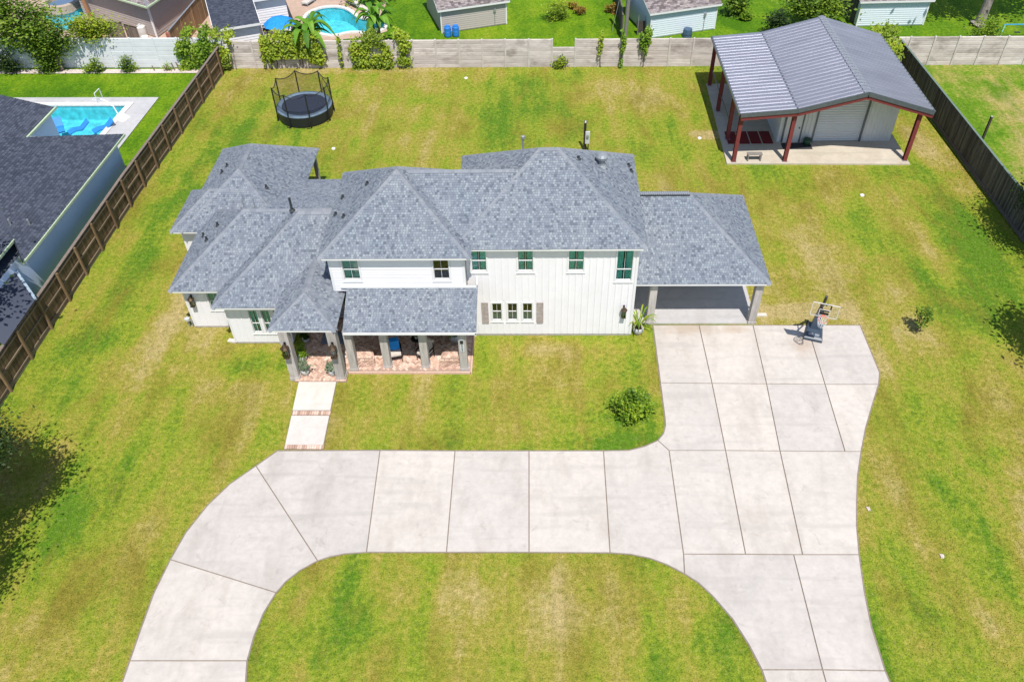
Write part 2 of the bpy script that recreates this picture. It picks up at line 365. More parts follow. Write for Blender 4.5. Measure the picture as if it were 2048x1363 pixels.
# ---------------------------------------------------------------- geometry helpers
class MB:
    def __init__(s): s.v = []; s.f = []; s.t = []
    def face(s, pts, tone=0.5):
        i = len(s.v); s.v += [tuple(p) for p in pts]; s.f.append(tuple(range(i, i+len(pts)))); s.t.append(tone); return s
    def raw(s, pts, faces, tone=0.5):
        i = len(s.v); s.v += [tuple(p) for p in pts]
        for f in faces: s.f.append(tuple(i+k for k in f)); s.t.append(tone)
        return s
    def box(s, x0, x1, y0, y1, z0, z1, tone=0.5, mat=None):
        p = [(x0, y0, z0), (x1, y0, z0), (x1, y1, z0), (x0, y1, z0), (x0, y0, z1), (x1, y0, z1), (x1, y1, z1), (x0, y1, z1)]
        if mat: p = [mat @ Vector(q) for q in p]
        return s.raw(p, [(3, 2, 1, 0), (4, 5, 6, 7), (0, 1, 5, 4), (1, 2, 6, 5), (2, 3, 7, 6), (3, 0, 4, 7)], tone)
    def bar(s, a, b, w, h=None, up=(0, 0, 1), tone=0.5):
        """box of width w, height h from a to b"""
        a = Vector(a); b = Vector(b); h = h or w; d = (b-a).normalized(); u = Vector(up)
        if abs(d.dot(u)) > 0.99: u = Vector((0, 1, 0))
        x = d.cross(u).normalized()*w/2; y = x.cross(d).normalized()*h/2
        p = [a-x-y, a+x-y, a+x+y, a-x+y, b-x-y, b+x-y, b+x+y, b-x+y]
        return s.raw(p, [(0, 1, 2, 3), (7, 6, 5, 4), (0, 4, 5, 1), (1, 5, 6, 2), (2, 6, 7, 3), (3, 7, 4, 0)], tone)
    def tube(s, pts, r, n=8, tone=0.5, cap=True):
        pts = [Vector(p) for p in pts]; rs = r if isinstance(r, (list, tuple)) else [r]*len(pts)
        i0 = len(s.v); ref = None
        for k, p in enumerate(pts):
            d = (pts[min(k+1, len(pts)-1)]-pts[max(k-1, 0)]).normalized()
            u = Vector((0, 0, 1)) if abs(d.z) < 0.9 else Vector((1, 0, 0))
            if ref is not None: u = ref
            x = d.cross(u); x = x.normalized() if x.length > 1e-5 else Vector((1, 0, 0)); y = x.cross(d).normalized(); ref = y
            for j in range(n):
                a = 2*math.pi*j/n; s.v.append(tuple(p+(x*math.cos(a)+y*math.sin(a))*rs[k]))
        for k in range(len(pts)-1):
            for j in range(n):
                a = i0+k*n+j; b = i0+k*n+(j+1) % n; s.f.append((a, b, b+n, a+n)); s.t.append(tone)
        if cap:
            s.f.append(tuple(i0+j for j in range(n))[::-1]); s.t.append(tone)
            e = i0+(len(pts)-1)*n; s.f.append(tuple(e+j for j in range(n))); s.t.append(tone)
        return s
    def lathe(s, prof, cx=0, cy=0, z0=0, n=20, tone=0.5):
        i0 = len(s.v)
        for r, z in prof:
            for j in range(n):
                a = 2*math.pi*j/n; s.v.append((cx+r*math.cos(a), cy+r*math.sin(a), z0+z))
        for k in range(len(prof)-1):
            for j in range(n):
                a = i0+k*n+j; b = i0+k*n+(j+1) % n; s.f.append((a, b, b+n, a+n)); s.t.append(tone)
        return s
    def prism(s, poly, z0, z1, tone=0.5, bottom=False):
        """poly: 2D outline (any winding), extruded"""
        p = [Vector((q[0], q[1], 0)) for q in poly]
        ar = sum(p[i].x*p[(i+1) % len(p)].y-p[(i+1) % len(p)].x*p[i].y for i in range(len(p)))
        if ar < 0: p = p[::-1]
        n = len(p); i0 = len(s.v)
        s.v += [(q.x, q.y, z1) for q in p]+[(q.x, q.y, z0) for q in p]
        for t in tessellate_polygon([p]):
            a, b, c = [p[k] for k in t]
            t2 = t if (b-a).cross(c-a).z > 0 else t[::-1]
            s.f.append(tuple(i0+k for k in t2)); s.t.append(tone)
        for k in range(n):
            j = (k+1) % n; s.f.append((i0+n+k, i0+n+j, i0+j, i0+k)); s.t.append(tone)
        return s
    def solid(s, poly3, th, tone=0.5):
        """planar 3D polygon (CCW seen from outside) given thickness th inward"""
        p = [Vector(q) for q in poly3]; nrm = Vector((0, 0, 0))
        for i in range(len(p)): nrm += p[i].cross(p[(i+1) % len(p)])
        nrm.normalize(); q = [a-nrm*th for a in p]; n = len(p)
        fs = [tuple(range(n)), tuple(range(2*n-1, n-1, -1))]+[(k, n+k, n+(k+1) % n, (k+1) % n) for k in range(n)]
        return s.raw(p+q, fs, tone)

ORG = {}
def org(o): return ORG.get(o.name, Vector((0, 0, 0))) if o else Vector((0, 0, 0))
def mesh_of(mb, name, mat, off=Vector((0, 0, 0)), smooth=False):
    me = bpy.data.meshes.new(name)
    v = [(a-off.x, b-off.y, c-off.z) for a, b, c in mb.v]
    me.from_pydata(v, [], mb.f); me.materials.append(mat)
    at_ = me.attributes.new('tone', 'FLOAT', 'FACE')
    at_.data.foreach_set('value', np.array(mb.t, dtype=np.float32))
    if smooth: me.polygons.foreach_set('use_smooth', [True]*len(me.polygons))
    me.update(); return me
def obj(name, mb, mat, parent=None, smooth=False, origin=None, kind=None, label=None):
    """origin: world origin of this object (default: parent's)"""
    po = org(parent); o0 = Vector(origin) if origin is not None else po
    me = mesh_of(mb, name, mat, o0, smooth)
    o = bpy.data.objects.new(name, me); COL.objects.link(o)
    o.location = o0-po; o.parent = parent; ORG[o.name] = o0
    if kind: o['kind'] = kind
    if label: o['label'] = label
    return o
def inst(name, me, loc, parent=None, rot=(0, 0, 0), scale=(1, 1, 1)):
    o = bpy.data.objects.new(name, me); COL.objects.link(o); o.parent = parent
    o.location = Vector(loc)-org(parent); o.rotation_euler = rot; o.scale = scale; ORG[o.name] = Vector(loc); return o
def tag(o, label, cat, group=None):
    o['label'] = label; o['category'] = cat
    if group: o['group'] = group
    return o
def thing(name, loc, label, cat, group=None):
    o = bpy.data.objects.new(name, None); COL.objects.link(o); o.location = loc; o.empty_display_size = 0.3
    ORG[o.name] = Vector(loc); return tag(o, label, cat, group)
def struct(name, mb, mat, smooth=False):
    o = obj(name, mb, mat, None, smooth); o['kind'] = 'structure'; return o
def stuff(o): o['kind'] = 'stuff'; return o
def copy_tree(o, parent=None):
    c = o.copy(); COL.objects.link(c); c.parent = parent; c.matrix_parent_inverse = o.matrix_parent_inverse.copy()
    for ch in list(o.children): copy_tree(ch, c)
    return c

def clip_convex(sub, clip):
    """Sutherland-Hodgman in 2D, clip is CCW convex"""
    out = sub
    for i in range(len(clip)):
        a = clip[i]; b = clip[(i+1) % len(clip)]; inp = out; out = []
        if not inp: return []
        ex, ey = b[0]-a[0], b[1]-a[1]
        side = lambda p: ex*(p[1]-a[1])-ey*(p[0]-a[0])
        for k in range(len(inp)):
            p = inp[k-1]; q = inp[k]; sp, sq = side(p), side(q)
            if (sp >= 0) != (sq >= 0):
                t = sp/(sp-sq); out.append((p[0]+(q[0]-p[0])*t, p[1]+(q[1]-p[1])*t))
            if sq >= 0: out.append(q)
    return out

def shingle_plane(mb, poly, expo=0.11, tab=(0.11, 0.125), th=0.016, tones=None, seed=0):
    """cover a planar convex roof polygon (first edge = eave) with individual shingle tabs"""
    r = random.Random(seed+int(abs(poly[0][0])*97))
    P = [Vector(p) for p in poly]
    nrm = Vector((0, 0, 0))
    for i in range(len(P)): nrm += P[i].cross(P[(i+1) % len(P)])
    nrm.normalize()
    if nrm.z < 0: nrm = -nrm; P = [P[1], P[0]]+P[2:][::-1]
    u = Vector((-nrm.y, nrm.x, 0)).normalized() if abs(nrm.z) < 0.9999 else (P[1]-P[0]).normalized()
    v = nrm.cross(u).normalized()
    if v.z < 0: v = -v; u = -u
    o = P[0]
    q = [((p-o).dot(u), (p-o).dot(v)) for p in P]
    ar = sum(q[i][0]*q[(i+1) % len(q)][1]-q[(i+1) % len(q)][0]*q[i][1] for i in range(len(q)))
    if ar < 0: q = q[::-1]
    vmin = min(a[1] for a in q); vmax = max(a[1] for a in q); umin = min(a[0] for a in q); umax = max(a[0] for a in q)
    yy = vmin-0.02; row = 0; tw = sum(tab)/2
    while yy < vmax:
        x = umin-tw*(1+0.5*(row % 2))+r.uniform(-0.02, 0.02); row += 1
        while x < umax:
            wd = tw*r.uniform(0.86, 1.14); ht = expo; gp_ = min(0.03, wd*0.17)
            piece = clip_convex([(x, yy), (x+wd-gp_, yy), (x+wd-gp_, yy+ht), (x, yy+ht)], q)
            x += wd
            if len(piece) < 3: continue
            t = r.random(); lift = th*(0.6+0.7*r.random())
            tone = t*t*(3-2*t) if tones is None else r.uniform(*tones)
            pts = [o+u*a+v*b+nrm*(0.004+lift*(1-min(1, max(0, (b-yy)/ht)))) for a, b in piece]
            mb.face(pts, tone)
            # butt edge, darkest tone paints the shadow line between courses
            low = sorted(range(len(piece)), key=lambda k: piece[k][1])[:2]
            if abs(piece[low[0]][1]-piece[low[1]][1]) < 1e-4:
                a, b = pts[low[0]], pts[low[1]]
                mb.face([a, b, b-nrm*lift, a-nrm*lift], 0.0)
        yy += expo
    return P, nrm

def caps(mb, a, b, seed=0, w=0.14, step=0.15):
    """ridge / hip cap shingles from a up to b"""
    r = random.Random(seed); a = Vector(a); b = Vector(b); d = b-a; L = d.length; d.normalize()
    hz = Vector((-d.y, d.x, 0)).normalized()
    k = 0
    while k*step < L:
        p = a+d*(k*step); q = a+d*min(L, k*step+step*1.02); t = r.random(); dz = 0.035+0.004*(k % 2)
        up = Vector((0, 0, dz)); dn = Vector((0, 0, -0.07)) 
        mb.face([p+up, q+up*0.85, q+hz*w+dn*0.8, p+hz*w+dn], t)
        mb.face([q+up*0.85, p+up, p-hz*w+dn, q-hz*w+dn*0.8], t)
        k += 1

def hip_faces(x0, x1, y0, y1, ze, sl, left=True, right=True, front=True, back=True, axis=None):
    """hip roof planes. sides switched off become gable/abutting ends"""
    dx, dy = x1-x0, y1-y0
    faces = {}; hips = []
    if (dx >= dy if axis is None else axis == 'x'):
        h = dy/2*sl; ym = (y0+y1)/2; zr = ze+h; xa = x0+(dy/2 if left else 0); xb = x1-(dy/2 if right else 0)
        A, B = (xa, ym, zr), (xb, ym, zr)
        faces['front'] = [(x0, y0, ze), (x1, y0, ze), B, A]
        faces['back'] = [(x1, y1, ze), (x0, y1, ze), A, B]
        if left: faces['left'] = [(x0, y1, ze), (x0, y0, ze), A]; hips += [((x0, y0, ze), A), ((x0, y1, ze), A)]
        if right: faces['right'] = [(x1, y0, ze), (x1, y1, ze), B]; hips += [((x1, y0, ze), B), ((x1, y1, ze), B)]
    else:
        h = dx/2*sl; xm = (x0+x1)/2; zr = ze+h; ya = y0+(dx/2 if front else 0); yb = y1-(dx/2 if back else 0)
        A, B = (xm, ya, zr), (xm, yb, zr)
        faces['right'] = [(x1, y0, ze), (x1, y1, ze), B, A]
        faces['left'] = [(x0, y1, ze), (x0, y0, ze), A, B]
        if front: faces['front'] = [(x0, y0, ze), (x1, y0, ze), A]; hips += [((x0, y0, ze), A), ((x1, y0, ze), A)]
        if back: faces['back'] = [(x1, y1, ze), (x0, y1, ze), B]; hips += [((x0, y1, ze), B), ((x1, y1, ze), B)]
    if (Vector(B)-Vector(A)).length > 0.05: hips.append((A, B))
    return faces, hips

# ================================================================= GROUND
def sheet(name, outer, z, mat, holes=(), zwarp=0):
    mb = MB(); loops = [[Vector((p[0], p[1], 0)) for p in outer]]+[[Vector((p[0], p[1], 0)) for p in h] for h in holes]
    flat = [p for l in loops for p in l]
    for t in tessellate_polygon(loops):
        a, b, c = [flat[k] for k in t]
        if (b-a).cross(c-a).z < 0: a, c = c, a
        mb.face([(a.x, a.y, z), (b.x, b.y, z), (c.x, c.y, z)])
    return struct(name, mb, mat)

def smooth_loop(pts, n=4):
    out = []; N = len(pts)
    for i in range(N):
        p0, p1, p2, p3 = [Vector((pts[(i+k) % N][0], pts[(i+k) % N][1])) for k in (-1, 0, 1, 2)]
        for k in range(n):
            t = k/n
            out.append(0.5*((2*p1)+(-p0+p2)*t+(2*p0-5*p1+4*p2-p3)*t*t+(-p0+3*p1-3*p2+p3)*t*t*t))
    return [(p.x, p.y) for p in out]
def offset_loop(pts, d):
    n = len(pts); p = [Vector((q[0], q[1])) for q in pts]
    ar = sum(p[i].x*p[(i+1) % n].y-p[(i+1) % n].x*p[i].y for i in range(n))
    sgn = 1 if ar > 0 else -1; out = []
    for i in range(n):
        e1 = (p[i]-p[i-1]).normalized(); e2 = (p[(i+1) % n]-p[i]).normalized()
        n1 = Vector((e1.y, -e1.x))*sgn; n2 = Vector((e2.y, -e2.x))*sgn
        m_ = (n1+n2); m_ = m_.normalized() if m_.length > 1e-6 else n1
        k = d/max(0.35, m_.dot(n1)); q = p[i]+m_*k; out.append((q.x, q.y))
    return out

pool_rect = [(-42, 48.2), (-28.35, 48.2), (-28.35, 51.75), (-42, 51.75)]
pool_rect = [(-42, 43.6), (-28.9, 43.6), (-28.25, 51.75), (-42, 51.95)]
kid_px = [(612, 36), (622, 26), (640, 18), (662, 15), (684, 17), (700, 24), (714, 35), (735, 40), (758, 41), (768, 48), (764, 59), (742, 66), (716, 64), (695, 65), (672, 70), (650, 69), (630, 62), (615, 50)]
pool_kid = smooth_loop([tuple(at(*p))[:2] for p in kid_px], 3)
far_px = [(88, 24), (112, 27), (150, 20), (172, 12), (190, 14), (193, 24), (172, 32), (150, 45), (138, 62), (115, 60), (98, 48), (84, 36)]
pool_far = smooth_loop([tuple(at(*p))[:2] for p in far_px], 3)
spa = [(at(126, 13).x+1.15*math.cos(a*math.pi/8), at(126, 13).y+1.15*math.sin(a*math.pi/8)) for a in range(16)]

sheet('ground', [(-400, -200), (400, -200), (400, 700), (-400, 700)], -0.03, M['lush'], [pool_rect, pool_kid, pool_far])
lawn_poly = [(-23.9, -30), (25.9, -30), (25.75, 35), (25.3, 47), (25.0, 56.75), (-22.7, 57.35), (-23.6, 40), (-23.85, 28)]
sheet('lawn', lawn_poly, 0.0, M['lawn'])
sheet('neighbour_lawn', [(26.6, -20), (60, -20), (60, 56.5), (25.1, 56.6), (25.4, 47), (25.85, 35)], 0.0, M['lush_r'])

def pool(name, loop, mat_c, cop=0.28, depth=1.1, zc=0.03, label='', wl=-0.10):
    c = Vector((sum(p[0] for p in loop)/len(loop), sum(p[1] for p in loop)/len(loop), 0))
    t = thing(name, c, label, 'pool')
    mb = MB(); n = len(loop); ins = offset_loop(loop, -0.02)
    for i in range(n):
        a, b = loop[i], loop[(i+1) % n]
        mb.face([(a[0], a[1], -depth), (b[0], b[1], -depth), (b[0], b[1], zc), (a[0], a[1], zc)])
    lp = [Vector((p[0], p[1], 0)) for p in loop]
    for tr in tessellate_polygon([lp]): mb.face([(lp[k].x, lp[k].y, -depth) for k in tr])
    obj('basin', mb, M['poolwall'], t)
    mb = MB()
    for tr in tessellate_polygon([lp]):
        a, b, c_ = [lp[k] for k in tr]
        if (b-a).cross(c_-a).z < 0: a, c_ = c_, a
        mb.face([(q.x, q.y, wl) for q in (a, b, c_)])
    obj('water', mb, M['water'], t)
    out = offset_loop(loop, cop); inn = offset_loop(loop, -0.05); mb = MB()
    for i in range(n):
        j = (i+1) % n
        mb.face([(inn[i][0], inn[i][1], zc+0.05), (out[i][0], out[i][1], zc+0.05), (out[j][0], out[j][1], zc+0.05), (inn[j][0], inn[j][1], zc+0.05)])
        mb.face([(inn[i][0], inn[i][1], zc+0.05), (inn[j][0], inn[j][1], zc+0.05), (inn[j][0], inn[j][1], zc-0.06), (inn[i][0], inn[i][1], zc-0.06)])
        mb.face([(out[i][0], out[i][1], zc+0.05), (out[j][0], out[j][1], zc+0.05), (out[j][0], out[j][1], zc-0.06), (out[i][0], out[i][1], zc-0.06)])
    obj('coping', mb, mat_c, t)
    return t
pool('swimming_pool', pool_rect, M['coping'], label='rectangular turquoise pool behind the dark roofed house at left', cop=0.35)
pool('swimming_pool', pool_kid, M['coping'], label='kidney shaped pale blue pool beyond the back wall beside the blue parasol', cop=0.3)
pool('swimming_pool', pool_far, M['stonecop'], label='curved turquoise pool with stone edge in the top left corner among trees', cop=0.3)
sheet('pool_deck', [tuple(at(-200, 196))[:2], tuple(at(318, 195))[:2], tuple(at(228, 310))[:2], (-26.5, 42), (-43, 42)], 0.02, M['pooldeck'], [pool_rect])
sheet('pool_terrace', [tuple(at(430, 60))[:2], (-24.5, 75), (-12.6, 75), tuple(at(765, 30))[:2], tuple(at(775, 62))[:2], tuple(at(740, 74))[:2], tuple(at(640, 82))[:2], (-19.0, 57.9), (-23.5, 57.9)], -0.01, M['paver'], [pool_kid])
sheet('stone_terrace', [(-25.2, 57.9), (-44, 58.2), (-48, 75), (-24.6, 75)], -0.012, M['paver'], [pool_far])
sheet('gravel_bed', [(-50, 57.6), (-24.3, 57.2), (-24.3, 56.55), (-50, 56.95)], 0.012, M['bed'])

# driveway slabs -------------------------------------------------
slabs = [
 [(1306, 650), (1398, 650), (1424, 766), (1321, 765)],
 [(1398, 650), (1506, 650), (1533, 767), (1424, 766)],
 [(1506, 650), (1614, 650), (1650, 768), (1533, 767)],
 [(1614, 650), (1720, 650), (1759, 745), (1757, 768), (1650, 768)],
 [(1321, 765), (1424, 766), (1451, 900), (1338, 900), (1316, 880), (1327, 866), (1331, 850), (1330, 835)],
 [(1424, 766), (1533, 767), (1560, 901), (1451, 900)],
 [(1533, 767), (1650, 768), (1690, 902), (1560, 901)],
 [(1650, 768), (1757, 768), (1744, 810), (1731, 855), (1722, 902), (1690, 902)],
 [(1338, 900), (1451, 900), (1491, 1107), (1367, 1107)],
 [(1451, 900), (1560, 901), (1605, 1108), (1491, 1107)],
 [(1560, 901), (1722, 902), (1715, 950), (1713, 1005), (1713, 1050), (1718, 1108), (1605, 1108)],
 [(1367, 1107), (1587, 1108), (1645, 1338), (1524, 1338), (1498, 1288), (1465, 1236), (1425, 1190), (1397, 1164), (1369, 1146)],
 [(1587, 1108), (1718, 1108), (1728, 1180), (1742, 1250), (1770, 1340), (1645, 1338)],
 [(1524, 1338), (1645, 1338), (1690, 1500), (1600, 1560)],
 [(1645, 1338), (1770, 1340), (1830, 1480), (1690, 1500)],
 [(1207, 901), (1258, 900), (1290, 892), (1316, 880), (1338, 900), (1367, 1107), (1369, 1146), (1335, 1128), (1300, 1115), (1262, 1107), (1220, 1104)],
 [(1058, 901), (1207, 901), (1220, 1104), (1058, 1103)],
 [(910, 901), (1058, 901), (1058, 1103), (893, 1103)],
 [(760, 900), (910, 901), (893, 1103), (733, 1103)],
 [(555, 901), (760, 900), (733, 1103), (690, 1106), (660, 1112), (635, 1120), (512, 931)],
 [(512, 931), (635, 1120), (600, 1139), (572, 1161), (552, 1184), (341, 1118), (372, 1064), (415, 1010), (460, 967)],
 [(341, 1118), (552, 1184), (527, 1224), (508, 1270), (494, 1320), (260, 1320), (280, 1262), (308, 1185)],
 [(260, 1320), (494, 1320), (487, 1420), (484, 1560), (170, 1560), (232, 1400)],
]
drive = MB()
for i_, s_ in enumerate(slabs): drive.prism(offset_loop([tuple(at(*p, 0.02))[:2] for p in s_], 0.035), -0.02, 0.012+0.0005*i_)
driveway = struct('driveway', drive, M['joint'])
for s_ in slabs:
    w_ = [tuple(at(*p, 0.05))[:2] for p in s_]
    c = Vector((sum(p[0] for p in w_)/len(w_), sum(p[1] for p in w_)/len(w_), 0))
    o = obj('concrete_slab', MB().prism(offset_loop(w_, -0.022), 0.004, 0.05), M['concrete'], driveway, origin=c)

# grass blades over the lawn, ragged along the slabs
def in_poly(px, py, poly):
    ins = np.zeros(len(px), bool); n = len(poly)
    for k in range(n):
        x0, y0 = poly[k]; x1, y1 = poly[(k+1) % n]
        c = ((y0 > py) != (y1 > py)) & (px < (x1-x0)*(py-y0)/((y1-y0)+1e-12)+x0); ins ^= c
    return ins
def grass_blades(n, region, mat, name, blocks, seed=5):
    g = np.random.RandomState(seed)
    x = g.uniform(region[0], region[1], n); y = g.uniform(region[2], region[3], n)
    keep = (np.abs(x) < 0.80*y+9.0)
    for p in blocks: keep &= ~in_poly(x, y, p)
    x = x[keep]; y = y[keep]; n = len(x)
    a = g.uniform(0, 6.283, n); h = g.uniform(0.015, 0.045, n); w_ = g.uniform(0.014, 0.032, n); b = g.uniform(0, 6.283, n); l = g.uniform(0.0, 0.06, n)
    v = np.zeros((n, 3, 3)); v[:, 0, 0] = x-np.cos(a)*w_; v[:, 0, 1] = y-np.sin(a)*w_; v[:, 1, 0] = x+np.cos(a)*w_; v[:, 1, 1] = y+np.sin(a)*w_
    v[:, 2, 0] = x+np.cos(b)*l; v[:, 2, 1] = y+np.sin(b)*l; v[:, 2, 2] = h
    me = bpy.data.meshes.new(name); me.vertices.add(3*n); me.vertices.foreach_set('co', v.reshape(-1))
    me.loops.add(3*n); me.loops.foreach_set('vertex_index', np.arange(3*n)); me.polygons.add(n); me.polygons.foreach_set('loop_start', np.arange(0, 3*n, 3)); me.polygons.foreach_set('loop_total', np.full(n, 3)); me.update(); me.validate()
    me.materials.append(mat); o = bpy.data.objects.new(name, me); COL.objects.link(o); ORG[o.name] = Vector((0, 0, 0)); return o
_blocks = [[tuple(at(*p, 0.05))[:2] for p in offset_loop(s_, -1.2)] for s_ in slabs]
_blocks += [[(-10.8, 25.5), (-9.0, 25.5), (-8.98, 21.7), (-10.6, 21.7)], [(-11.0, 25.5), (-2.9, 25.5), (-2.9, 35), (-14.3, 35), (-14.3, 28.1), (-11.0, 28.1)], [(-3.2, 28.5), (4.9, 28.5), (10.6, 29.3), (10.6, 36.2), (-3, 36.2)],
            [(-18.1, 33.7), (-16.6, 29.2), (-12, 29.2), (-12, 40), (-17.8, 40)], [(11.4, 43.3), (22.4, 43.3), (22.4, 54), (11.4, 54)]]
gb_ = grass_blades(420000, (-24, 26, 9, 57), M['lawn'], 'grass', _blocks)
gb_['label'] = 'short yellow green grass blades all over the main lawn'; gb_['category'] = 'grass'; stuff(gb_)

# front walk: two pads with brick bands
walk = struct('front_walk', MB().prism([(-10.80, 25.5), (-9.06, 25.5), (-8.96, 21.62), (-10.62, 21.62)], -0.02, 0.03), M['joint'])
obj('concrete_slab', MB().prism([(-10.78, 25.48), (-9.08, 25.48), (-9.04, 23.78), (-10.70, 23.78)], 0.01, 0.07), M['walk'], walk, origin=(-9.9, 24.6, 0))
obj('concrete_slab', MB().prism([(-10.68, 23.46), (-9.03, 23.46), (-8.99, 21.85), (-10.60, 21.85)], 0.005, 0.06), M['walk'], walk, origin=(-9.8, 22.6, 0))
bm_ = mesh_of(MB().box(-0.045, 0.045, -0.10, 0.10, 0, 0.055), 'brick', M['brick'])
for (yb, x0) in ((23.62, -10.64), (21.73, -10.57)):
    for k in range(16): inst('brick', bm_, (x0+0.03+k*0.104, yb+rnd.uniform(-.004, .004), 0.012+rnd.uniform(0, .004)), walk, (0, 0, rnd.uniform(-.02, .02)))

# ================================================================= HOUSE
house = thing('house', (-4, 30, 0), 'white two storey house with grey shingle hip roofs, brick porch and open carport', 'house')

def roof_part(name, x0, x1, y0, y1, ze, sl, fas=0.11, skip=(), parent=None, soffit=True, matk='shingle', **kw):
    parent = parent or house
    faces, hips = hip_faces(x0, x1, y0, y1, ze, sl, **kw)
    mb = MB()
    # deck: solid fill under the shingles, dark tone paints shade in the gaps
    dk = MB()
    for k, f in faces.items(): dk.face(f, 0.03)
    for k, f in faces.items():
        if k in skip: continue
        shingle_plane(mb, f, seed=int(x0*31+y0*7))
    root = obj(name, dk, M[matk], parent)
    stuff(obj('shingle', mb, M[matk], root))
    cm = MB()
    for i, (a, b) in enumerate(hips):
        if a[2] > b[2]: a, b = b, a
        caps(cm, a, b, seed=i)
    stuff(obj('ridge_cap', cm, M['cap'], root))
    fb = MB(); e = 0.012+abs(x0) % 0.004
    fb.box(x0+e, x1-e, y0+e, y1-e, ze-fas, ze-0.012)
    obj('fascia', fb, M['trim'], root)
    return root

S7 = 0.70
roof_part('upper_roof', -3.67, 4.78, 28.25, 35.85, 5.40, S7)
roof_part('upper_roof', -9.38, -2.80, 27.64, 34.40, 5.401, 0.712)
# ridge link between the two upper roofs
mf = MB(); ml = MB()
ff = [(-6.2, 28.25, 5.385), (0.6, 28.25, 5.385), (0.6, 31.24, 7.475), (-6.2, 31.24, 7.475)]
fk = [(0.6, 34.2, 5.40), (-6.2, 34.2, 5.40), (-6.2, 31.24, 7.475), (0.6, 31.24, 7.475)]
rl = obj('upper_roof', MB().face(ff, 0.03).face(fk, 0.03), M['shingle'], house)
shingle_plane(ml, ff, seed=5); shingle_plane(ml, fk, seed=6); stuff(obj('shingle', ml, M['shingle'], rl))
cm = MB(); caps(cm, (-6.0, 31.24, 7.475), (-1.0, 31.24, 7.476)); stuff(obj('ridge_cap', cm, M['cap'], rl))

roof_part('lower_roof', -17.02, -9.2, 28.70, 35.20, 2.703, S7, right=False)        # C
roof_part('lower_roof', -14.68, -9.2, 27.54, 34.98, 2.700, S7, right=False, axis='x')        # D
roof_part('lower_roof', -17.94, -12.42, 33.31, 41.25, 2.706, S7)                   # A
roof_part('lower_roof', -18.46, -12.6, 33.32, 37.06, 2.694, S7)                    # B
roof_part('porch_roof', -11.55, -8.62, 25.62, 33.0, 3.10, 0.62, back=False)        # entry + run back to the wall
# rear patio roof
rp = [(-8.0, 38.03, 2.709), (-12.9, 38.03, 2.709), (-12.9, 31.9, 4.93), (-8.0, 31.9, 4.93)]
r_ = obj('rear_porch_roof', MB().face(rp, 0.03), M['shingle'], house); mb = MB(); shingle_plane(mb, rp); stuff(obj('shingle', mb, M['shingle'], r_))
obj('fascia', MB().box(-12.88, -8.02, 37.9, 38.02, 2.53, 2.70), M['trim'], r_)
# long porch shed roof
pf = [(-8.44, 25.93, 2.70), (-2.62, 25.93, 2.70), (-2.62, 28.04, 3.60), (-8.44, 28.04, 3.60)]
r_ = obj('porch_roof', MB().solid(pf, 0.08, 0.03), M['shingle'], house); mb = MB(); shingle_plane(mb, pf, seed=3); stuff(obj('shingle', mb, M['shingle'], r_))
obj('fascia', MB().box(-8.42, -2.63, 25.90, 25.97, 2.56, 2.675).solid([(-2.62, 25.9, 2.5), (-2.62, 28.5, 3.6), (-2.62, 28.5, 3.77), (-2.62, 25.9, 2.675)], 0.05), M['trim'], r_)
obj('ceiling', MB().box(-8.35, -2.7, 26.0, 28.5, 2.55, 2.57), M['trim'], r_)
# carport roof
croof = roof_part('carport_roof', 4.50, 10.69, 29.12, 36.26, 2.70, 0.715, left=False, axis='x')
vm = MB()
for k in range(24): vm.box(4.75+k*0.10, 4.83+k*0.10, 32.56, 32.82, 5.22, 5.27, 0.5)
obj('ridge_vent', MB().box(4.7, 7.15, 32.54, 32.84, 5.19, 5.25), M['ventblk'], croof)
stuff(obj('vent_cap', vm, M['grey'], croof))

# ---- walls with real openings
def wall_front(name, x0, x1, z0, z1, Y, openings, mat, th=0.14, parent=None):
    """wall in the XZ plane facing -Y; openings = (x0,x1,z0,z1)"""
    xs = sorted({x0, x1, *[o[0] for o in openings], *[o[1] for o in openings]})
    zs = sorted({z0, z1, *[o[2] for o in openings], *[o[3] for o in openings]})
    mb = MB()
    for i in range(len(xs)-1):
        for j in range(len(zs)-1):
            cx, cz = (xs[i]+xs[i+1])/2, (zs[j]+zs[j+1])/2
            if any(o[0] < cx < o[1] and o[2] < cz < o[3] for o in openings): continue
            mb.face([(xs[i], Y, zs[j]), (xs[i+1], Y, zs[j]), (xs[i+1], Y, zs[j+1]), (xs[i], Y, zs[j+1])])
    for a, b, c, d in openings:
        mb.face([(a, Y, c), (a, Y, d), (a, Y+th, d), (a, Y+th, c)]); mb.face([(b, Y, d), (b, Y, c), (b, Y+th, c), (b, Y+th, d)])
        mb.face([(a, Y, d), (b, Y, d), (b, Y+th, d), (a, Y+th, d)]); mb.face([(b, Y, c), (a, Y, c), (a, Y+th, c), (b, Y+th, c)])
    return obj(name, mb, mat, parent or house)

def battens(x0, x1, z0, z1, Y, openings, step=0.30, parent=None):
    x = x0+0.02
    while x < x1:
        segs = [(z0, z1)]
        for a, b, c, d in openings:
            if a-0.16 < x < b+0.16:
                ns = []
                for s0, s1 in segs:
                    if s0 < c-0.14: ns.append((s0, min(s1, c-0.14)))
                    if s1 > d+0.12: ns.append((max(s0, d+0.12), s1))
                segs = ns
        for s0, s1 in segs:
            if s1-s0 > 0.05:
                obj('batten', MB().box(x-0.022, x+0.022, Y-0.022, Y-0.001, s0, s1), M['white'], parent or house, origin=(x, Y, s0))
        x += step

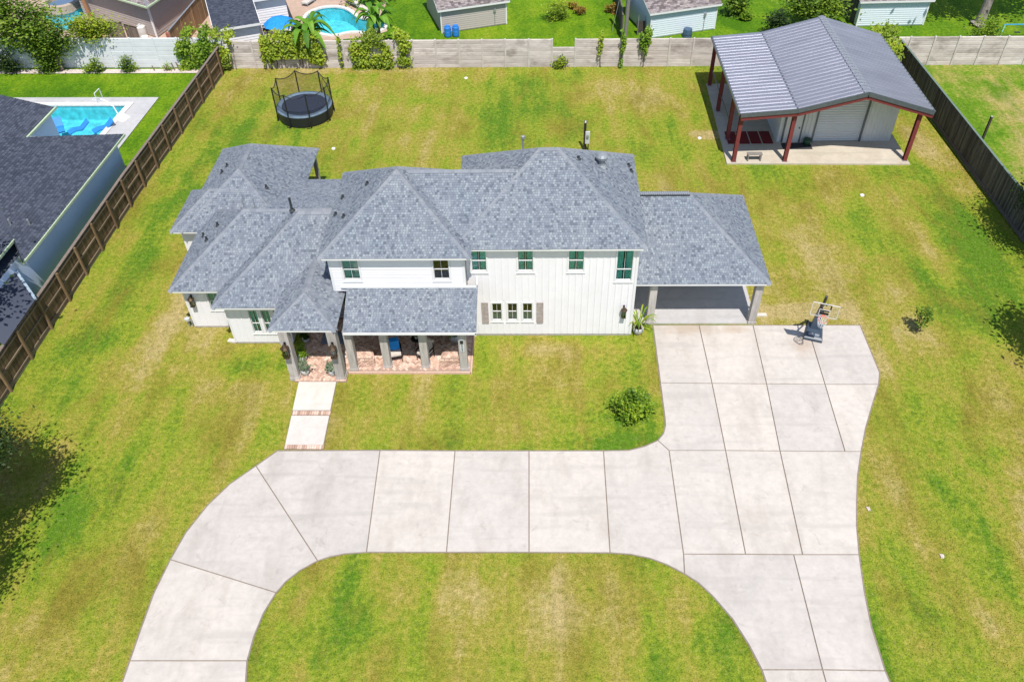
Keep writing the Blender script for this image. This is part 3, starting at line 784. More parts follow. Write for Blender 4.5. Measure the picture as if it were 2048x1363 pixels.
def window(x0, x1, z0, z1, Y, kind='curtain', vbar=1, hbar=True, sash=0.5, parent=None, stained=False):
    c = ((x0+x1)/2, Y, z0); t_ = 0.07
    mb = MB()
    mb.box(x0-t_, x0, Y-0.035, Y+0.02, z0-0.08, z1+t_); mb.box(x1, x1+t_, Y-0.035, Y+0.02, z0-0.08, z1+t_)
    mb.box(x0, x1, Y-0.035, Y+0.02, z1, z1+t_); mb.box(x0-t_-0.02, x1+t_+0.02, Y-0.05, Y+0.0, z0-0.12, z0-0.081)
    mb.box(x0, x1, Y-0.035, Y+0.02, z0-0.08, z0)
    w_ = obj('window', mb, M['trim'], parent or house, origin=c)
    f = MB(); yy = Y+0.05
    f.box(x0, x0+0.018, yy-0.02, yy+0.03, z0, z1); f.box(x1-0.018, x1, yy-0.02, yy+0.03, z0, z1)
    f.box(x0+0.03, x1-0.03, yy-0.02, yy+0.03, z0, z0+0.04); f.box(x0+0.03, x1-0.03, yy-0.02, yy+0.03, z1-0.04, z1)
    if hbar: zm = z0+(z1-z0)*sash; f.box(x0+0.03, x1-0.03, yy-0.025, yy+0.028, zm-0.02, zm+0.02)
    obj('frame', f, M['trim'], w_)
    for k in range(vbar):
        xm = x0+(x1-x0)*(k+1)/(vbar+1); obj('muntin', MB().box(xm-0.007, xm+0.007, yy-0.012, yy-0.002, z0+0.04, z1-0.04), M['trim'], w_)
    obj('pane', MB().face([(x0+0.02, yy, z0+0.02), (x1-0.02, yy, z0+0.02), (x1-0.02, yy, z1-0.02), (x0+0.02, yy, z1-0.02)]), M['glass'], w_)
    yc = Y+0.11
    if kind == 'curtain':
        for s_ in (0, 1):
            cm_ = MB(); W = (x1-x0)*0.42; xa = x0 if s_ == 0 else x1-W
            n = 12; pts = [(xa+W*k/n, yc+0.03*math.sin(k*2.1)) for k in range(n+1)]
            for k in range(n): cm_.face([(pts[k][0], pts[k][1], z0-0.05), (pts[k+1][0], pts[k+1][1], z0-0.05), (pts[k+1][0], pts[k+1][1], z1+0.05), (pts[k][0], pts[k][1], z1+0.05)])
            obj('curtain', cm_, M['teal_curtain'], w_)
    elif kind == 'blind':
        cm_ = MB(); n = int((z1-z0)/0.05)
        for k in range(n): z_ = z0+k*0.05; cm_.face([(x0, yc, z_), (x1, yc, z_), (x1, yc+0.02, z_+0.045), (x0, yc+0.02, z_+0.045)])
        obj('blind', cm_, M['green_blind'], w_)
    elif kind == 'halfblind':
        zt = z0+(z1-z0)*0.35
        cm_ = MB().face([(x0, yc, z0), (x1, yc, z0), (x1, yc, zt), (x0, yc, zt)]); obj('blind', cm_, M['cushion'], w_)
    return w_

# two-storey block (board and batten)
WY = 28.58
upper = [(-2.87, -2.22, 3.95, 5.08), (-0.82, -0.16, 3.95, 5.08), (1.41, 2.07, 3.95, 5.08), (3.53, 4.22, 3.40, 5.09)]
tri = [(-2.06, -1.63, 1.0, 2.06), (-1.34, -0.91, 1.0, 2.06), (-0.64, -0.21, 1.0, 2.06)]
wall_front('front_wall', -3.12, 4.46, 0.12, 5.23, WY, upper+tri, M['white'])
sw = MB()
for (x, ya, yb) in ((4.46, WY, 35.4), (-3.12, 33.0, 35.4)): sw.face([(x, ya, 0), (x, yb, 0), (x, yb, 5.23), (x, ya, 5.23)])
sw.face([(4.46, 35.4, 0), (-3.12, 35.4, 0), (-3.12, 35.4, 5.23), (4.46, 35.4, 5.23)]); obj('side_wall', sw, M['white'], house)
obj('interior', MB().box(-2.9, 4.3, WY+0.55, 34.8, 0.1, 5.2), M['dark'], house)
battens(-2.75, 4.42, 0.16, 5.22, WY, upper+[(-2.62, 0.36, 0.95, 2.1)], 0.30)
obj('corner_board', MB().box(4.36, 4.475, WY-0.03, WY+0.1, 0.12, 5.22), M['trim'], house)
for i, o_ in enumerate(upper): window(*o_, WY, 'curtain', 1, True, 0.36 if i == 3 else 0.5)
for i, o_ in enumerate(tri): window(*o_, WY, 'halfblind', 1, True, 0.5)
for (a, b) in ((-2.55, -2.24), (0.0, 0.31)):
    sh = MB().box(a, a+0.035, WY-0.06, WY-0.024, 0.86, 2.12).box(b-0.035, b, WY-0.06, WY-0.024, 0.86, 2.12)
    so_ = obj('shutter', sh.box(a+0.035, b-0.035, WY-0.06, WY-0.024, 2.07, 2.12).box(a+0.035, b-0.035, WY-0.06, WY-0.024, 0.86, 0.91), M['shutter'], house, origin=(a, WY, 0.86))
    for k in range(5): obj('slat', MB().box(a+0.035, b-0.035, WY-0.05, WY-0.03, 0.92+k*0.232, 1.135+k*0.232), M['shutter'], so_, origin=(a, WY, 0.92+k*0.232))
obj('foundation', MB().box(-3.10, 4.44, WY+0.01, 35.3, 0, 0.12), M['found'], house)
obj('flower', MB().box(-0.5, -0.28, WY+0.13, WY+0.15, 1.1, 1.25), M['yellow'], house)

# upper left block (lap siding)
UY = 27.98
uw = [(-8.46, -7.76, 3.98, 5.08), (-4.49, -3.82, 3.98, 5.08)]
wall_front('front_wall', -9.04, -3.14, 3.3, 5.23, UY, uw, M['white'])
obj('side_wall', MB().face([(-3.14, UY, 3.3), (-3.14, WY+0.3, 3.3), (-3.14, WY+0.3, 5.23), (-3.14, UY, 5.23)]).face([(-9.04, 34.0, 2.0), (-9.04, UY, 2.0), (-9.04, UY, 5.23), (-9.04, 34.0, 5.23)]).face([(-3.14, 34.0, 2), (-9.04, 34.0, 2), (-9.04, 34.0, 5.23), (-3.14, 34.0, 5.23)]), M['white'], house)
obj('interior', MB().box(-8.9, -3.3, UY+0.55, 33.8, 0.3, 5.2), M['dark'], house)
lb = MB(); z = 3.35
while z < 5.2:
    segs = [(-9.04, -3.14)]
    for a, b, c, d in uw:
        if z+0.15 > c-0.1 and z < d+0.1:
            segs = [q for s0, s1 in segs for q in ((s0, min(s1, a-0.1)), (max(s0, b+0.1), s1)) if q[1]-q[0] > 0.03] if True else segs
    for s0, s1 in segs: lb.raw([(s0, UY-0.022, z), (s1, UY-0.022, z), (s1, UY-0.004, z+0.15), (s0, UY-0.004, z+0.15), (s0, UY-0.002, z), (s1, UY-0.002, z)], [(0, 1, 2, 3), (4, 5, 1, 0)])
    z += 0.15
stuff(obj('lap_siding', lb, M['white'], house))
obj('corner_board', MB().box(-9.06, -8.95, UY-0.03, UY+0.06, 3.3, 5.22), M['trim'], house); obj('corner_board', MB().box(-3.24, -3.12, UY-0.03, UY+0.06, 3.5, 5.22), M['trim'], house)
obj('flashing', MB().box(-8.7, -2.66, UY-0.10, UY-0.024, 3.56, 3.66), M['trim'], house)
window(*uw[0], UY, 'blind', 1, True, 0.5); window(*uw[1], UY, 'none', 1, True, 0.5)

# left single storey walls: D and C and B/A
DYW = 28.05
dw = [(-13.26, -12.98, 0.72, 2.1), (-12.70, -12.42, 0.72, 2.1)]
dw = [(-13.28, -12.90, 0.74, 2.12), (-12.70, -12.32, 0.74, 2.12), (-12.12, -11.9, 0.74, 2.12)]
wall_front('front_wall', -14.34, -11.55, 0.1, 2.56, DYW, dw, M['white'])
battens(-14.3, -11.6, 0.12, 2.55, DYW, [(-13.28, -11.9, 0.74, 2.12)], 0.30)
for o_ in dw: window(*o_, DYW, 'curtain' if o_ is not dw[1] else 'blind', 1, True, 0.40)
CYW = 29.18
cw = [(-15.52, -14.95, 1.2, 2.2)]
wall_front('front_wall', -16.64, -14.34, 0.1, 2.56, CYW, cw, M['white'])
battens(-16.6, -14.4, 0.12, 2.55, CYW, cw, 0.30)
window(*cw[0], CYW, 'blind', 1, True, 0.5)
obj('side_wall', MB().face([(-14.34, CYW, 0), (-14.34, DYW, 0), (-14.34, DYW, 2.56), (-14.34, CYW, 2.56)]), M['white'], house)
obj('side_wall', MB().face([(-16.64, 33.7, 0), (-16.64, CYW, 0), (-16.64, CYW, 2.56), (-16.64, 33.7, 2.56)]), M['white'], house)
obj('side_wall', MB().face([(-18.1, 33.7, 0), (-16.64, 33.7, 0), (-16.64, 33.7, 2.56), (-18.1, 33.7, 2.56)]), M['white'], house)
obj('side_wall', MB().face([(-18.1, 36.7, 0), (-18.1, 33.7, 0), (-18.1, 33.7, 2.56), (-18.1, 36.7, 2.56)]), M['white'], house)
obj('side_wall', MB().face([(-17.55, 40.9, 0), (-17.55, 36.7, 0), (-17.55, 36.7, 2.56), (-17.55, 40.9, 2.56)]), M['white'], house)
obj('side_wall', MB().face([(-12.9, 36.0, 0), (-12.9, 38.5, 0), (-12.9, 38.5, 2.56), (-12.9, 36.0, 2.56)]), M['white'], house)
obj('side_wall', MB().face([(-17.55, 40.9, 0), (-17.55, 40.9, 2.56), (-13.9, 40.9, 2.56), (-13.9, 40.9, 0)]), M['white'], house)
obj('side_wall', MB().face([(-11.55, DYW, 0.1), (-11.55, 29.8, 0.1), (-11.55, 29.8, 2.56), (-11.55, DYW, 2.56)]), M['white'], house)
obj('foundation', MB().box(-14.33, -11.56, DYW+0.01, 34, 0, 0.1).box(-16.63, -14.35, CYW+0.01, 33.7, 0, 0.1), M['found'], house)
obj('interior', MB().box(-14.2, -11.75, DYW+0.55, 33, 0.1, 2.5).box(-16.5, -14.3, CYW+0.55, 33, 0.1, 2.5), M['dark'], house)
obj('corner_board', MB().box(-14.36, -14.27, DYW-0.03, DYW+0.05, 0.1, 2.55), M['trim'], house); obj('corner_board', MB().box(-16.66, -16.56, CYW-0.03, CYW+0.05, 0.1, 2.55), M['trim'], house)
obj('rear_post', MB().box(-12.75, -12.55, 40.7, 40.9, 0, 2.55), M['post_wood'], house)

# porch back wall: brick wall with door openings, in shade
PB = 28.58
doors = [(-8.0, -6.9, 0.2, 2.25), (-6.5, -5.1, 0.2, 2.25), (-4.75, -3.5, 0.2, 2.25)]
wall_front('porch_wall', -8.9, -3.12, 0.1, 2.56, PB, doors, M['brick'])
for d_ in doors:
    f = MB().box(d_[0]-0.09, d_[0], PB-0.04, PB+0.05, 0.1, 2.35).box(d_[1], d_[1]+0.09, PB-0.04, PB+0.05, 0.1, 2.35).box(d_[0], d_[1], PB-0.04, PB+0.05, 2.25, 2.35)
    dd = obj('patio_door', f, M['trim'], house, origin=(d_[0], PB, 0.1))
    obj('door_leaf', MB().box(d_[0], d_[1], PB+0.08, PB+0.12, 0.12, 2.25), M['meterpole'], dd)
    obj('pane', MB().box(d_[0]+0.1, d_[1]-0.1, PB+0.06, PB+0.078, 0.5, 2.15), M['glass'], dd)
# entry recess: batten side wall, door
wall_front('entry_wall', -11.55, -8.9, 0.1, 2.9, 29.8, [(-10.25, -9.25, 0.1, 2.3)], M['white'])
battens(-11.5, -10.35, 0.12, 2.88, 29.8, [], 0.25)
ed = obj('front_door', MB().box(-10.25, -9.25, 29.9, 29.95, 0.1, 2.3), M['shutter'], house)
obj('handle', MB().box(-9.4, -9.36, 29.84, 29.9, 1.0, 1.25), M['blackmetal'], ed)
wl_ = MB().face([(-8.9, 28.58, 0.1), (-8.9, 29.8, 0.1), (-8.9, 29.8, 2.9), (-8.9, 28.58, 2.9)]); obj('side_wall', wl_, M['brick'], house)

# porch floor with bricks
pfl = obj('porch_floor', MB().box(-10.98, -8.62, 25.5, 29.8, 0.0, 0.078).box(-8.62, -3.02, 26.10, 28.6, 0.0, 0.080), M['mortar'], house)
obj('kerb_edge', MB().box(-8.6, -3.0, 26.02, 26.099, 0.0, 0.10).box(-3.019, -2.95, 26.02, 28.5, 0.0, 0.10), M['brick'], pfl)
brick_me = mesh_of(MB().box(-0.095, 0.095, -0.044, 0.044, 0, 0.022), 'brick', M['brick'])
spots = []
L_, W_ = 0.20, 0.10
ca, sa = math.cos(math.pi/4), math.sin(math.pi/4)
for i in range(-80, 80):
    for j in range(-80, 80):
        # herringbone lattice: one horizontal + one vertical brick per cell
        bx = (i+j)*W_ ; by = (i-j)*W_
        bx = i*2*W_*0 + 0
        pass
def herring(cx, cy, R):
    out = []
    n = int(R/W_)+4
    for a in range(-n, n):
        for b in range(-n, n):
            # lattice vectors (W,W) and (2W,-2W): bricks H at origin, V offset
            ox = a*W_+b*2*W_; oy = a*W_-b*2*W_
            out.append((ox+L_/2, oy+W_/2, 0.0)); out.append((ox-W_/2+0.0, oy+L_/2, math.pi/2))
    return [(cx+x*ca-y*sa, cy+x*sa+y*ca, r+math.pi/4) for x, y, r in out]
cand = herring(-7, 27.5, 7)
def on_floor(x, y): return (-10.90 < x < -8.68 and 25.62 < y < 29.7) or (-8.68 <= x < -3.1 and 26.22 < y < 28.5)
cand = [c for c in cand if on_floor(c[0], c[1])]
uniq = {}
for c in cand: uniq[(round(c[0], 2), round(c[1], 2))] = c
cand = sorted(uniq.values(), key=lambda c: c[1]+rnd.random()*0.001)
def visible_first(c):
    x, y = c[0], c[1]
    return y if y < 27.6 else 99
cand.sort(key=visible_first)
for k, (x, y, r) in enumerate(cand[:300]):
    inst('brick', brick_me, (x, y, 0.076+rnd.uniform(0, .004)), pfl, (0, 0, r))
rest = MB()
for (x, y, r) in cand[300:]:
    rest.box(-0.095, 0.095, -0.044, 0.044, 0, 0.022, rnd.random(), Matrix.Translation((x, y, 0.077))@Matrix.Rotation(r, 4, 'Z'))
stuff(obj('brick', rest, M['brick'], pfl))
edge = mesh_of(MB().box(-0.045, 0.045, -0.09, 0.09, 0, 0.024), 'brick', M['brick'])
for k in range(24): inst('brick', edge, (-10.90+k*0.097, 25.6, 0.077), pfl)

# curved low brick wing walls on the porch, built of bricks
def wing(cx, cy, sx, label):
    t = thing('brick_planter', (cx, cy, 0), label, 'planter', 'curved brick planters on the porch')
    R = 0.95; n = 9
    core = [(cx, cy)]+[(cx+sx*R*math.cos(a), cy+R*math.sin(a)) for a in [k*math.pi/2/8 for k in range(9)]]
    obj('core', MB().prism(core, 0.08, 0.60), M['mortar'], t)
    bmm = mesh_of(MB().box(-0.09, 0.09, -0.05, 0.05, 0, 0.065), 'brick', M['brick'])
    for row in range(6):
        for k in range(8):
            a = (k+0.5*(row % 2)+0.25)*math.pi/2/8.2
            inst('brick', bmm, (cx+sx*(R+0.0)*math.cos(a), cy+R*math.sin(a), 0.085+row*0.082), t, (0, 0, (math.pi/2+a) if sx > 0 else (math.pi/2-a)))
        for k in range(4):
            inst('brick', bmm, (cx+sx*(0.14+k*0.215+0.1*(row % 2)), cy-0.0, 0.085+row*0.082), t, (0, 0, 0))
    for i in range(8):
        for j in range(8):
            x = 0.08+i*0.12+0.06*(j % 2); y = 0.1+j*0.105
            if x*x+y*y < (R-0.05)**2: inst('brick', bmm, (cx+sx*x, cy+y, 0.585+rnd.uniform(0, 0.012)), t, (0, 0, rnd.uniform(-.05, .05)), (0.6, 0.95, 0.5))
wing(-8.42, 26.42, 1, 'curved brick planter beside the second entry post at the porch left end')
wing(-3.42, 26.42, -1, 'curved brick planter behind the numbered post at the porch right end')

# columns
def column(x, y, w_, z1, z0=0.06, name='porch_column'):
    c = obj(name, MB().box(x-w_/2, x+w_/2, y-w_/2, y+w_/2, z0, z1), M['post_wood'], house, origin=(x, y, z0))
    obj('plinth', MB().box(x-w_/2-0.03, x+w_/2+0.03, y-w_/2-0.03, y+w_/2+0.03, z0-0.04, z0+0.14), M['post_wood'], c)
    return c
for (x, y) in ((-10.97, 25.82), (-8.88, 25.82)): column(x, y, 0.40, 2.95)
for (x, y) in ((-8.36, 26.32), (-6.83, 26.5), (-5.08, 26.5), (-3.30, 26.35)): column(x, y, 0.34, 2.52)
col_r = column(10.32, 29.55, 0.34, 2.54, 0.0, 'carport_column'); column(5.45, 29.55, 0.34, 2.54, 0.0, 'carport_column')
column(10.32, 35.9, 0.34, 2.54, 0.0, 'carport_column'); column(5.45, 35.9, 0.34, 2.54, 0.0, 'carport_column')
obj('carport_beam', MB().box(5.3, 10.5, 29.42, 29.66, 2.36, 2.53), M['post_wood'], house)
obj('carport_floor', MB().box(4.9, 10.55, 29.38, 36.2, 0.0, 0.055), M['carport_floor'], house)
obj('side_pad', MB().box(4.47, 4.89, 29.5, 34, 0.0, 0.05), M['walk'], house)

# lanterns
def lantern(x, y, z, s=1.0, name='wall_lantern'):
    l = obj(name, MB().box(x-0.015, x+0.015, y+0.02, y+0.16, z+0.28*s, z+0.32*s).box(x-0.04*s, x+0.04*s, y+0.14, y+0.165, z+0.15*s, z+0.4*s), M['blackmetal'], house, origin=(x, y, z))
    obj('cage', MB().box(x-0.10*s, x-0.085*s, y-0.10*s, y-0.085*s, z-0.2*s, z+0.22*s).box(x+0.085*s, x+0.10*s, y-0.10*s, y-0.085*s, z-0.2*s, z+0.22*s).box(x-0.10*s, x-0.085*s, y+0.085*s, y+0.10*s, z-0.2*s, z+0.22*s).box(x+0.085*s, x+0.10*s, y+0.085*s, y+0.10*s, z-0.2*s, z+0.22*s).box(x-0.11*s, x+0.11*s, y-0.11*s, y+0.11*s, z-0.23*s, z-0.2*s).lathe([(0.17*s, 0.22*s), (0.10*s, 0.30*s), (0.03*s, 0.40*s), (0.0, 0.44*s)], x, y, z, 8), M['brass'], l)
    obj('glass', MB().box(x-0.08*s, x+0.08*s, y-0.08*s, y+0.08*s, z-0.19*s, z+0.21*s), M['glass'], l)
    obj('bulb', MB().lathe([(0.0, -0.15*s), (0.03*s, -0.12*s), (0.03*s, 0.02*s), (0.0, 0.06*s)], x, y, z, 8), M['lampglass'], l)
lantern(-10.97, 25.45, 1.95, 1.2); lantern(-8.88, 25.45, 1.95, 1.2)
lantern(4.02, WY-0.17, 1.55, 0.95); lantern(-16.28, CYW-0.17, 1.75, 0.95)

# number plaque on the right porch post
pq = obj('house_number_plaque', MB().box(-3.40, -3.22, 26.145, 26.178, 1.30, 2.05), M['greybox'], house)
obj('plaque_light', MB().box(-3.38, -3.24, 26.10, 26.144, 1.85, 2.0), M['black'], pq)
for k, ch in enumerate('3907'):
    cu = bpy.data.curves.new('numeral', 'FONT'); cu.body = ch; cu.size = 0.15; cu.extrude = 0.004; cu.align_x = 'CENTER'
    o_t = bpy.data.objects.new('numeral_text', cu); COL.objects.link(o_t); bpy.context.view_layer.update()
    me_t = bpy.data.meshes.new_from_object(o_t); bpy.data.objects.remove(o_t); me_t.materials.clear(); me_t.materials.append(M['digit'])
    o = bpy.data.objects.new('numeral', me_t); COL.objects.link(o); o.parent = pq
    o.location = Vector((-3.31, 26.141, 1.70-k*0.125))-org(pq); o.rotation_euler = (math.pi/2, 0, 0)

# roof vents and pipes
def roof_pt(px, py, n, c):
    """point on roof plane n.x=c seen in direction px,py"""
    d = RT*((px-1024)/F_PX)+DN*((py-681.5)/F_PX)+_f; o = Vector((0, 0, CAM_H)); n = Vector(n)
    return o+d*((c-n.dot(o))/n.dot(d))
def pipe(p, h=0.35, r=0.045, mat='ventblk', cap=True):
    mb = MB().tube([p-Vector((0, 0, 0.1)), p+Vector((0, 0, h))], r, 8)
    mb.lathe([(r*2.6, 0.0), (r*1.2, 0.10)], p.x, p.y, p.z, 8)
    o = obj('vent_pipe', mb, M[mat], house, origin=p)
    if cap: obj('collar', MB().lathe([(r*1.3, h), (r*1.3, h+0.03), (0, h+0.035)], p.x, p.y, p.z, 8), M['grey'], o)
plane_left_U1 = ((-0.712, 0, 1), 5.401+0.712*9.38)
plane_A_left = ((-0.7, 0, 1), 2.706+0.7*17.94)
plane_A_right = ((0.7, 0, 1), 2.706-0.7*12.42)
plane_C_left = ((-0.7, 0, 1), 2.703+0.7*17.02)
plane_rear = ((0, 0.362, 1), 2.709+0.362*38.03)
plane_U2_right = ((0.7, 0, 1), 5.4+0.7*4.78)
for (px, py) in ((735, 365), (686, 392), (672, 426), (688, 430)): pipe(roof_pt(px, py+4, *plane_left_U1), 0.22, 0.05)
for (px, py) in ((455, 333), (445, 346)): pipe(roof_pt(px, py, *plane_A_left), 0.25, 0.05)
pipe(roof_pt(533, 376, *plane_A_right), 0.25, 0.05)
for (px, py) in ((436, 452), (408, 473), (414, 481)): pipe(roof_pt(px, py, *plane_C_left), 0.28, 0.05)
pipe(Vector((-11.35, 31.6, 5.15)), 0.75, 0.06)
for (px, py) in ((489, 418), (511, 418)): pipe(roof_pt(px, py, *plane_rear), 0.6, 0.03, 'grey', False)
for (px, py) in ((1157, 318), (1257, 332), (1262, 343)): pipe(roof_pt(px, py, *plane_U2_right), 0.2, 0.05)
p_ = roof_pt(1203, 330, *plane_U2_right)
tv = obj('turbine_vent', MB().lathe([(0.26, -0.1), (0.17, 0.05), (0.15, 0.3)], p_.x, p_.y, p_.z, 14), M['grey'], house, origin=p_)
obj('turbine_head', MB().lathe([(0.15, 0.3), (0.27, 0.36), (0.30, 0.48), (0.22, 0.60), (0.0, 0.66)], p_.x, p_.y, p_.z, 14), M['grey'], tv)
obj('vent_stack', MB().tube([(-0.65, 35.2, 5.4), (-0.65, 35.2, 6.75)], 0.05, 8).lathe([(0.10, 1.33), (0.10, 1.45), (0, 1.5)], -0.65, 35.2, 5.4, 10), M['grey'], house)

# ================================================================= CARPORT THINGS AND YARD
# ---------------- workshop with red steel frame
shop = thing('workshop', (17, 48, 0), 'metal workshop with ribbed grey roof and red steel posts by the dark fence', 'workshop')
YF, YB = 43.62, 54.15
prof = [(11.78, 3.36), (15.0, 3.62), (18.72, 4.62), (22.75, 3.42)]
obj('slab', MB().prism([(11.5, 43.62), (22.35, 43.40), (22.3, 53.9), (11.8, 53.9)], 0.0, 0.09), M['slab'], shop)
def rib_sheet(x0, z0, x1, z1, ya, yb, step=0.235, h=0.075, w_=0.15):
    mb = MB(); y = ya; nx = z0-z1; nz = x1-x0; L = math.hypot(nx, nz); nx /= L; nz /= L
    ys = []
    while y < yb:
        for (q, k) in ((0, 0), (step-w_, 0), (step-w_+0.03, 1), (step-0.03, 1)):
            if y+q <= yb: ys.append((y+q, k))
        y += step
    ys.append((yb, 0))
    for (a, ka), (b, kb) in zip(ys[:-1], ys[1:]):
        mb.face([(x0+nx*h*ka, a, z0+nz*h*ka), (x1+nx*h*ka, a, z1+nz*h*ka), (x1+nx*h*kb, b, z1+nz*h*kb), (x0+nx*h*kb, b, z0+nz*h*kb)])
    return mb
for k in range(3):
    (x0, z0), (x1, z1) = prof[k], prof[k+1]
    obj('roof_panel', rib_sheet(x0, z0, x1, z1, YF-0.08, YB, 0.40), M['metal_roof'], shop, origin=(x0, YF, z0))
obj('ridge_flashing', MB().solid([(18.5, YF-0.1, 4.62), (18.72, YF-0.1, 4.68), (18.72, YB, 4.68), (18.5, YB, 4.62)], 0.01).solid([(18.72, YF-0.1, 4.68), (18.94, YF-0.1, 4.62), (18.94, YB, 4.62), (18.72, YB, 4.68)], 0.01), M['grey'], shop)
obj('knee_flashing', MB().bar((15.0, YF-0.1, 3.665), (15.0, YB, 3.665), 0.09, 0.012), M['metal_trim'], shop)
tb = MB(); fb2 = MB()
for k in range(3):
    (x0, z0), (x1, z1) = prof[k], prof[k+1]
    tb.bar((x0, YF-0.12, z0-0.05), (x1, YF-0.12, z1-0.05), 0.06, 0.26, up=(0, 0, 1))
    fb2.bar((x0+0.05, YF-0.02, z0-0.30), (x1, YF-0.02, z1-0.30), 0.16, 0.20)
tb.bar((11.72, YF, 3.32), (11.72, YB, 3.32), 0.10, 0.14); tb.bar((22.8, YF, 3.38), (22.8, YB, 3.38), 0.08, 0.10)
obj('roof_trim', tb, M['metal_trim'], shop, label='slate rolled roof edge'); obj('rafter', fb2, M['red_steel'], shop)
fb3 = MB()
for k in range(3):
    (x0, z0), (x1, z1) = prof[k], prof[k+1]; fb3.bar((x0+0.1, YB-0.2, z0-0.15), (x1, YB-0.2, z1-0.15), 0.14, 0.18)
obj('rafter', fb3, M['red_steel'], shop)
def ibeam(x, y, z1):
    mb = MB().box(x-0.11, x+0.11, y-0.12, y-0.10, 0.09, z1).box(x-0.11, x+0.11, y+0.10, y+0.12, 0.09, z1).box(x-0.012, x+0.012, y-0.10, y+0.10, 0.09, z1)
    o = obj('steel_post', mb, M['red_steel'], shop, origin=(x, y, 0)); obj('base_plate', MB().box(x-0.16, x+0.16, y-0.16, y+0.16, 0.085, 0.11), M['grey'], o)
for (x, y, z1) in ((11.93, 43.85, 3.2), (14.99, 43.85, 3.45), (22.15, 43.85, 3.4), (12.0, 46.5, 3.2), (11.98, 50.1, 3.2), (11.98, 53.75, 3.2), (22.3, 53.75, 3.3), (15.0, 53.75, 3.4)): ibeam(x, y, z1)
# walls of the enclosed shop
SX0, SX1, SY0, SY1 = 14.98, 21.95, 46.08, 53.6
def ribbed_wall(a, b, z0, zf, step=0.24, h=0.03):
    """vertical ribbed sheet from a to b (2D); zf(x) gives top height"""
    a = Vector((a[0], a[1])); b = Vector((b[0], b[1])); d = (b-a); L = d.length; d.normalize(); n = Vector((d.y, -d.x)); mb = MB(); s = 0
    pts = []
    while s < L:
        for q, k in ((0, 0), (step-0.09, 0), (step-0.07, 1), (step-0.02, 1)):
            if s+q < L: pts.append((s+q, k))
        s += step
    pts.append((L, 0))
    for (s0, k0), (s1, k1) in zip(pts[:-1], pts[1:]):
        p = a+d*s0+n*h*k0; q = a+d*s1+n*h*k1
        mb.face([(p.x, p.y, z0), (q.x, q.y, z0), (q.x, q.y, zf(q.x)), (p.x, p.y, zf(p.x))])
    return mb
zroof = lambda x: (3.62+(x-15)*0.269 if x < 18.72 else 4.62-(x-18.72)*0.298)-0.08
obj('front_wall', ribbed_wall((SX0, SY0), (17.12, SY0), 0.09, zroof), M['metal_wall'], shop)
obj('front_wall', ribbed_wall((20.08, SY0), (SX1, SY0), 0.09, zroof), M['metal_wall'], shop)
obj('front_wall', ribbed_wall((17.12, SY0), (20.08, SY0), 3.35, zroof), M['metal_wall'], shop)
obj('side_wall', ribbed_wall((SX0, SY1), (SX0, SY0), 0.09, lambda x: 3.52), M['metal_wall'], shop)
obj('side_wall', ribbed_wall((SX1, SY0), (SX1, SY1), 0.09, lambda x: 3.5), M['metal_wall'], shop)
obj('rear_wall', ribbed_wall((SX1, SY1), (SX0, SY1), 0.09, zroof), M['metal_wall'], shop)
obj('door_trim', MB().box(17.08, 17.18, SY0-0.06, SY0+0.02, 0.09, 3.4).box(20.02, 20.12, SY0-0.06, SY0+0.02, 0.09, 3.4).box(17.18, 20.02, SY0-0.06, SY0+0.02, 3.3, 3.4), M['metal_trim'], shop)
rd = obj('roller_door', MB().box(17.18, 20.02, SY0+0.10, SY0+0.12, 0.09, 3.35), M['metal_wall'], shop)
for k in range(20):
    obj('door_slat', MB().raw([(17.18, SY0+0.03, 0.12+k*0.16), (20.02, SY0+0.03, 0.12+k*0.16), (20.02, SY0+0.06, 0.19+k*0.16), (17.18, SY0+0.06, 0.19+k*0.16), (20.02, SY0+0.035, 0.275+k*0.16), (17.18, SY0+0.035, 0.275+k*0.16)], [(0, 1, 2, 3), (3, 2, 4, 5)]), M['metal_wall'], rd, origin=(17.18, SY0, 0.12+k*0.16))
dr = obj('entry_door', MB().box(15.32, 16.28, SY0-0.07, SY0-0.04, 0.1, 2.2), M['metal_wall'], shop)
obj('door_frame', MB().box(15.22, 15.32, SY0-0.08, SY0-0.03, 0.09, 2.3).box(16.28, 16.38, SY0-0.08, SY0-0.03, 0.09, 2.3).box(15.32, 16.28, SY0-0.08, SY0-0.03, 2.2, 2.3), M['metal_trim'], dr)
obj('handle', MB().box(16.14, 16.2, SY0-0.13, SY0-0.07, 1.05, 1.12), M['blackmetal'], dr)
obj('wall_lamp', MB().box(15.85, 16.05, SY0-0.2, SY0-0.03, 2.5, 2.62), M['greybox'], shop)
# red steel girts on the open side
gb = MB().bar((12.0, 46.5, 1.2), (12.0, 53.6, 1.2), 0.05, 0.08); obj('girt', gb, M['metal_trim'], shop)

# things at the workshop
tag(obj('door_mat', MB().box(15.2, 17.0, 45.15, 45.9, 0.092, 0.105), M['mat'], None, origin=(16, 45.5, 0)), 'black door mat in front of the white workshop door', 'mat')
for k in range(4):
    x = 11.95+0.72*k
    tag(obj('floor_mat', MB().box(x, x+0.64, 45.85, 47.35, 0.092, 0.108), M['redmat'], None, origin=(x, 46.5, 0)), ['dark red floor mat nearest the outer steel post, first in the row under the lean-to', 'dark red floor mat, second from the left under the lean-to', 'dark red floor mat, third from the left under the lean-to', 'dark red floor mat nearest the workshop side wall, last in the row'][k], 'mat', 'red mats under the lean-to')
bn = thing('bench', (13.1, 43.98, 0.09), 'small weathered grey bench at the front edge of the workshop slab', 'bench')
for k in range(4): obj('seat_slat', MB().box(12.72, 13.62, 43.82+k*0.09, 43.90+k*0.09, 0.5, 0.53), M['bench'], bn)
